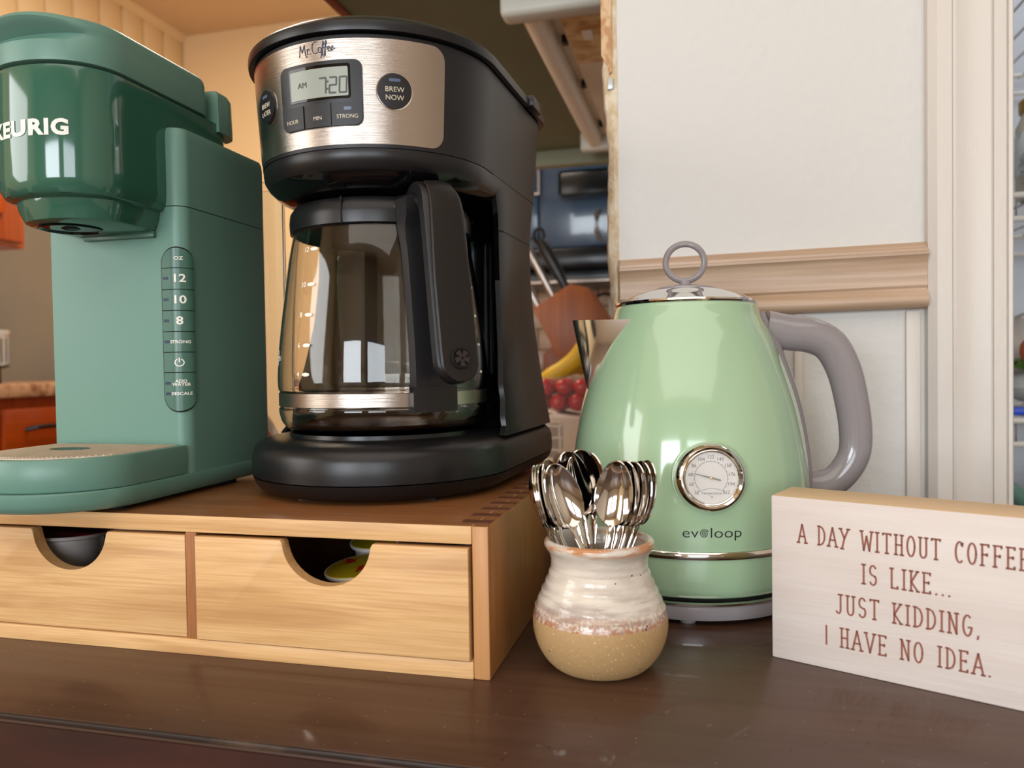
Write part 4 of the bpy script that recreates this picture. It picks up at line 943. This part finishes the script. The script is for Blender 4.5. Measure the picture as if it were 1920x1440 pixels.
ob('gauge_seat', lathe([(0, -.006), (.0225, -.006), (.0235, -.0052), (.0228, -.0035), (0, -.0035)], 64), 'mint', kt).matrix_local = gm
# logo below the gauge
def kmapb(x, z, h): r = kr(z) + h; a_ = -pi / 2 + x / .0826; return Vector((r * cos(a_), r * sin(a_), z))
ob('logo', warp(text('ev  loop', .0092, .00012, -.0001, 1.24), lambda x, y, h: kmapb(x + .0012, y + .0598, h + .0002), .001), 'ink', kt, label='black brand lettering under the gauge')
sp_ = [(.0028 * (1 - i / 40) * cos(i * .42 + .5) - .0051, .0028 * (1 - i / 40) * sin(i * .42 + .5)) for i in range(38)]
ob('logo_spiral', warp(strokes([sp_], .0004, .00015), lambda x, y, h: kmapb(x + .0012, y + .0596, h + .0002)), 'ink', kt)

# ================================================================== POT AND SPOONS
PX, PY = -.0561, .4138
pt = thing('stoneware_pot', 'round stoneware pot, white glaze over speckled tan clay, holding spoons', 'pot', (PX, PY, 0))
po = smooth_prof([(.0215, .0), (.0262, .0022), (.0312, .0075), (.0350, .0150), (.0368, .0240), (.0358, .0320), (.0330, .0395), (.0298, .0465), (.0272, .0530), (.0264, .0580), (.0272, .0625), (.0292, .0655), (.0300, .0675), (.0295, .0697), (.0278, .0706), (.0262, .0695), (.0248, .0660), (.0235, .0580), (.0245, .0520), (.0300, .0400), (.0335, .0250), (.0300, .0090), (.020, .0050)], 4)
# faint throwing rings
po = [(r + (.0004 * sin(z * 1350) if i < len(po) * .5 and z > .028 and z < .055 else 0), z) for i, (r, z) in enumerate(po)]
ob('body', lathe([(0, .0006)] + po + [(0, .0050)], 96), 'pot', pt)
def spoon_mesh(L=.120, BL=.039, BWd=.0113, th=.0008):
    bm = bmesh.new(); rows = []; NC = 17
    ybs = [-(L - BL) / BL * (1 - i / 20) for i in range(20)] + [.5 - .5 * cos(pi * (i / 40) ** .9) for i in range(41)]
    for yb in ybs:
        y = (L - BL) + yb * BL; s_ = max(0, 1 - (2 * yb - 1) ** 2) if yb > 0 else 0
        wb = BWd * s_ ** .5 * (1.08 - .24 * yb); q_ = max(0, -yb * BL / (L - BL)); wh = .0020 + .0046 * max(0, q_ - .3) ** 1.3
        w_ = (wb ** 4 + (wh * max(0, 1 - max(0, yb) * 4)) ** 4) ** .25; w_ = max(w_, .0003)
        dp_ = .0070 * s_ ** .9; bend = -.0030 * math.exp(-((yb + .12) / .28) ** 2)
        row = []
        for j in range(NC):
            v = -1 + 2 * j / (NC - 1); z = -dp_ * (1 - abs(v) ** 2.2) + bend + (.0006 * (1 - v * v) * max(0, min(1, -yb * 8)))
            row.append(bm.verts.new((v * w_, y, z)))
        rows.append(row)
    for a_, b_ in zip(rows, rows[1:]):
        for j in range(NC - 1): bm.faces.new((a_[j], a_[j + 1], b_[j + 1], b_[j]))
    bmesh.ops.recalc_face_normals(bm, faces=bm.faces)
    bmesh.ops.solidify(bm, geom=bm.faces[:], thickness=th)
    me = fin(bm, 60); return me
SM = spoon_mesh()
toC = Vector((.134, -.991, 0)); rt = Vector((.991, .134, 0))
spoons = [  # lateral tip, toward-camera tip, z tip, lateral foot, toward foot, facing (lateral, toward, up), label
    (-.0345, .004, .1100, -.006, .000, (.95, .28, .1), 'leftmost teaspoon of the left nest, seen almost edge-on'),
    (-.0325, .005, .1105, -.005, .001, (.93, .34, .1), 'second teaspoon from left in the left nest'),
    (-.0305, .006, .1110, -.004, .002, (.90, .40, .1), 'third teaspoon from left in the left nest'),
    (-.0275, .004, .1135, -.003, .002, (.85, .50, .1), 'innermost teaspoon of the left nest with pale reflection'),
    (-.0245, .007, .1112, .012, .004, (.45, .88, .1), 'large dark teaspoon bowl left of centre facing the camera'),
    (-.0170, -.008, .1165, .002, -.006, (.3, .9, .0), 'rusty-toned teaspoon standing behind the large dark spoon'),
    (-.0100, -.012, .1170, .001, -.008, (.25, .95, .0), 'orange-reflecting teaspoon at the back centre'),
    (-.0050, -.015, .1150, -.002, -.010, (-.5, .8, .0), 'rearmost teaspoon whose tip peeks out at centre'),
    (.0105, .009, .1132, -.004, .006, (-.22, .97, .05), 'right front teaspoon with its bowl facing the camera'),
    (.0150, .005, .1125, -.003, .003, (-.35, .93, .05), 'teaspoon nested directly behind the right front one'),
    (.0200, .001, .1115, -.001, .000, (-.50, .86, .05), 'third teaspoon from the right in the right nest'),
    (.0240, -.002, .1115, .001, -.002, (-.62, .78, .05), 'second teaspoon from the right in the right nest'),
    (.0275, -.005, .1115, .002, -.005, (-.72, .69, .05), 'rightmost teaspoon of the right nest, edge catching light'),
]
for i, (lt, tt, zt, lf, tf, fc, lab) in enumerate(spoons):
    tip = Vector((PX, PY, 0)) + rt * lt + toC * tt + Vector((0, 0, zt)); ft = Vector((PX, PY, 0)) + rt * lf + toC * tf + Vector((0, 0, .006))
    Y = (tip - ft); Ln = Y.length; Y.normalize(); Zf = rt * fc[0] + toC * fc[1] + Vector((0, 0, fc[2])); X = Y.cross(Zf).normalized(); Z = X.cross(Y)
    o = bpy.data.objects.new('teaspoon', SM); COL.objects.link(o)
    o.matrix_world = Matrix.Translation(tip - Y * .120 * (Ln / .120)) @ Matrix((X, Y, Z)).transposed().to_4x4() @ Matrix.Scale(Ln / .120, 4)
    tag(o, lab, 'spoon', 'teaspoons standing in the stoneware pot')
SM.materials.append(M['spoon']); SM.name = 'teaspoon'

# ================================================================== SIGN
sg = thing('wooden_sign', 'white washed wooden block sign with brown coffee joke lettering', 'sign', (.0361, .4449, 0), R(-23.46))
SL = .1365; SHh = .0909
sgm = ob('block', box(0, 0, 0, SL, .0355, SHh, .0009), ['signw', 'signt'], sg)
for p in sgm.data.polygons:
    if p.normal.z > .9 or abs(p.normal.x) > .9: p.material_index = 1
s = .09
FT = {
 'A': (.50, [[(0, 0), (.25, 1), (.5, 0)], [(.09, .34), (.41, .34)], [(-s, 0), (s, 0)], [(.5 - s, 0), (.5 + s, 0)]]),
 'D': (.42, [[(.05, 0), (.05, 1)], [(-.03, 1), (.12, 1), (.3, .9), (.4, .68), (.42, .5), (.4, .3), (.3, .09), (.12, 0), (-.03, 0)]]),
 'Y': (.50, [[(0, 1), (.25, .5), (.5, 1)], [(.25, .5), (.10, -.05)], [(-s, 1), (s, 1)], [(.5 - s, 1), (.5 + s, 1)], [(.10 - s, -.05), (.10 + s, -.05)]]),
 'W': (.62, [[(0, 1), (.14, 0), (.31, .75), (.48, 0), (.62, 1)], [(-s, 1), (s, 1)], [(.62 - s, 1), (.62 + s, 1)]]),
 'I': (.16, [[(.08, 0), (.08, 1)], [(-.02, 1), (.18, 1)], [(-.02, 0), (.18, 0)]]),
 'i': (.10, [[(.05, 0), (.05, 1)]]),
 'T': (.46, [[(.23, 0), (.23, 1)], [(0, 1), (.46, 1)], [(0, 1), (0, .93)], [(.46, 1), (.46, .93)], [(.23 - s, 0), (.23 + s, 0)]]),
 'H': (.44, [[(.05, 0), (.05, 1)], [(.39, 0), (.39, 1)], [(.05, .5), (.39, .5)]] + [[(x - s, y), (x + s, y)] for x in (.05, .39) for y in (0, 1)]),
 'O': (.44, [arc(.22, .5, .21, .5, 0, 360, 26)]),
 'U': (.44, [[(.05, 1), (.05, .3)] + arc(.22, .24, .17, .24, 180, 360, 10) + [(.39, .3), (.39, 1)]] + [[(x - s, 1), (x + s, 1)] for x in (.05, .39)]),
 'C': (.42, [arc(.24, .5, .21, .5, 55, 305, 20), [(.33, .86), (.40, .95), (.38, .80)]]),
 'F': (.40, [[(.05, 0), (.05, 1)], [(-.03, 1), (.38, 1), (.38, .90)], [(.05, .52), (.30, .52)], [(.30, .57), (.30, .47)], [(-.04, 0), (.14, 0)]]),
 'E': (.40, [[(.05, 0), (.05, 1)], [(-.03, 1), (.38, 1), (.38, .90)], [(.05, .52), (.30, .52)], [(.30, .57), (.30, .47)], [(-.03, 0), (.38, 0), (.38, .10)]]),
 'S': (.40, [arc(.20, .74, .17, .26, 30, 235, 12) + [(.28, .46)] + arc(.20, .26, .18, .26, 50, -150, 12)]),
 'L': (.40, [[(.05, 1), (.05, 0), (.38, 0), (.38, .10)], [(-.04, 1), (.14, 1)]]),
 'K': (.44, [[(.05, 0), (.05, 1)], [(.40, 1), (.06, .45), (.42, 0)], [(-.04, 1), (.14, 1)], [(-.04, 0), (.14, 0)], [(.32, 1), (.46, 1)], [(.35, 0), (.50, 0)]]),
 'J': (.36, [[(.26, 1), (.26, .22)] + arc(.13, .20, .13, .20, 0, -150, 8), [(.12, 1), (.38, 1)]]),
 'N': (.46, [[(.05, 0), (.05, 1), (.41, 0), (.41, 1)], [(-.04, 0), (.14, 0)], [(.32, 1), (.50, 1)], [(-.03, 1), (.06, 1)]]),
 'G': (.44, [arc(.23, .5, .21, .5, 55, 340, 22) + [(.43, .42)], [(.28, .42), (.45, .42)]]),
 'V': (.48, [[(0, 1), (.24, 0), (.48, 1)], [(-s, 1), (s, 1)], [(.48 - s, 1), (.48 + s, 1)]]),
 '.': (.08, [[(.03, .0), (.06, .03)]]), ',': (.10, [[(.06, .06), (.03, -.08)]]), ' ': (.30, [])}
def sline(txt, x0, x1, z0, ch=.0100, gap=.26):
    adv = []; x = 0
    for t_ in txt: adv.append(x); x += FT[t_][0] + gap
    tot = x - gap; kx_ = (x1 - x0) / tot; ls = []
    for t_, a_ in zip(txt, adv):
        for l in FT[t_][1]: ls.append([(x0 + (a_ + px) * kx_, z0 + py * ch) for px, py in l])
    return ls
for nm, x0, x1, z0 in (('A DAY WITHOUT COFFEE', .0149, .1190, .0664), ('IS LIKE...', .0473, .0872, .0490), ('JUST KIDDING,', .0343, .0994, .0312), ('i HAVE NO IDEA.', .0288, .1040, .0134)):
    ob('lettering', warp(strokes(sline(nm, x0, x1, z0), .00092, .00012), lambda x, y, h: Vector((x, -h - .00002, y))), 'signi', sg)
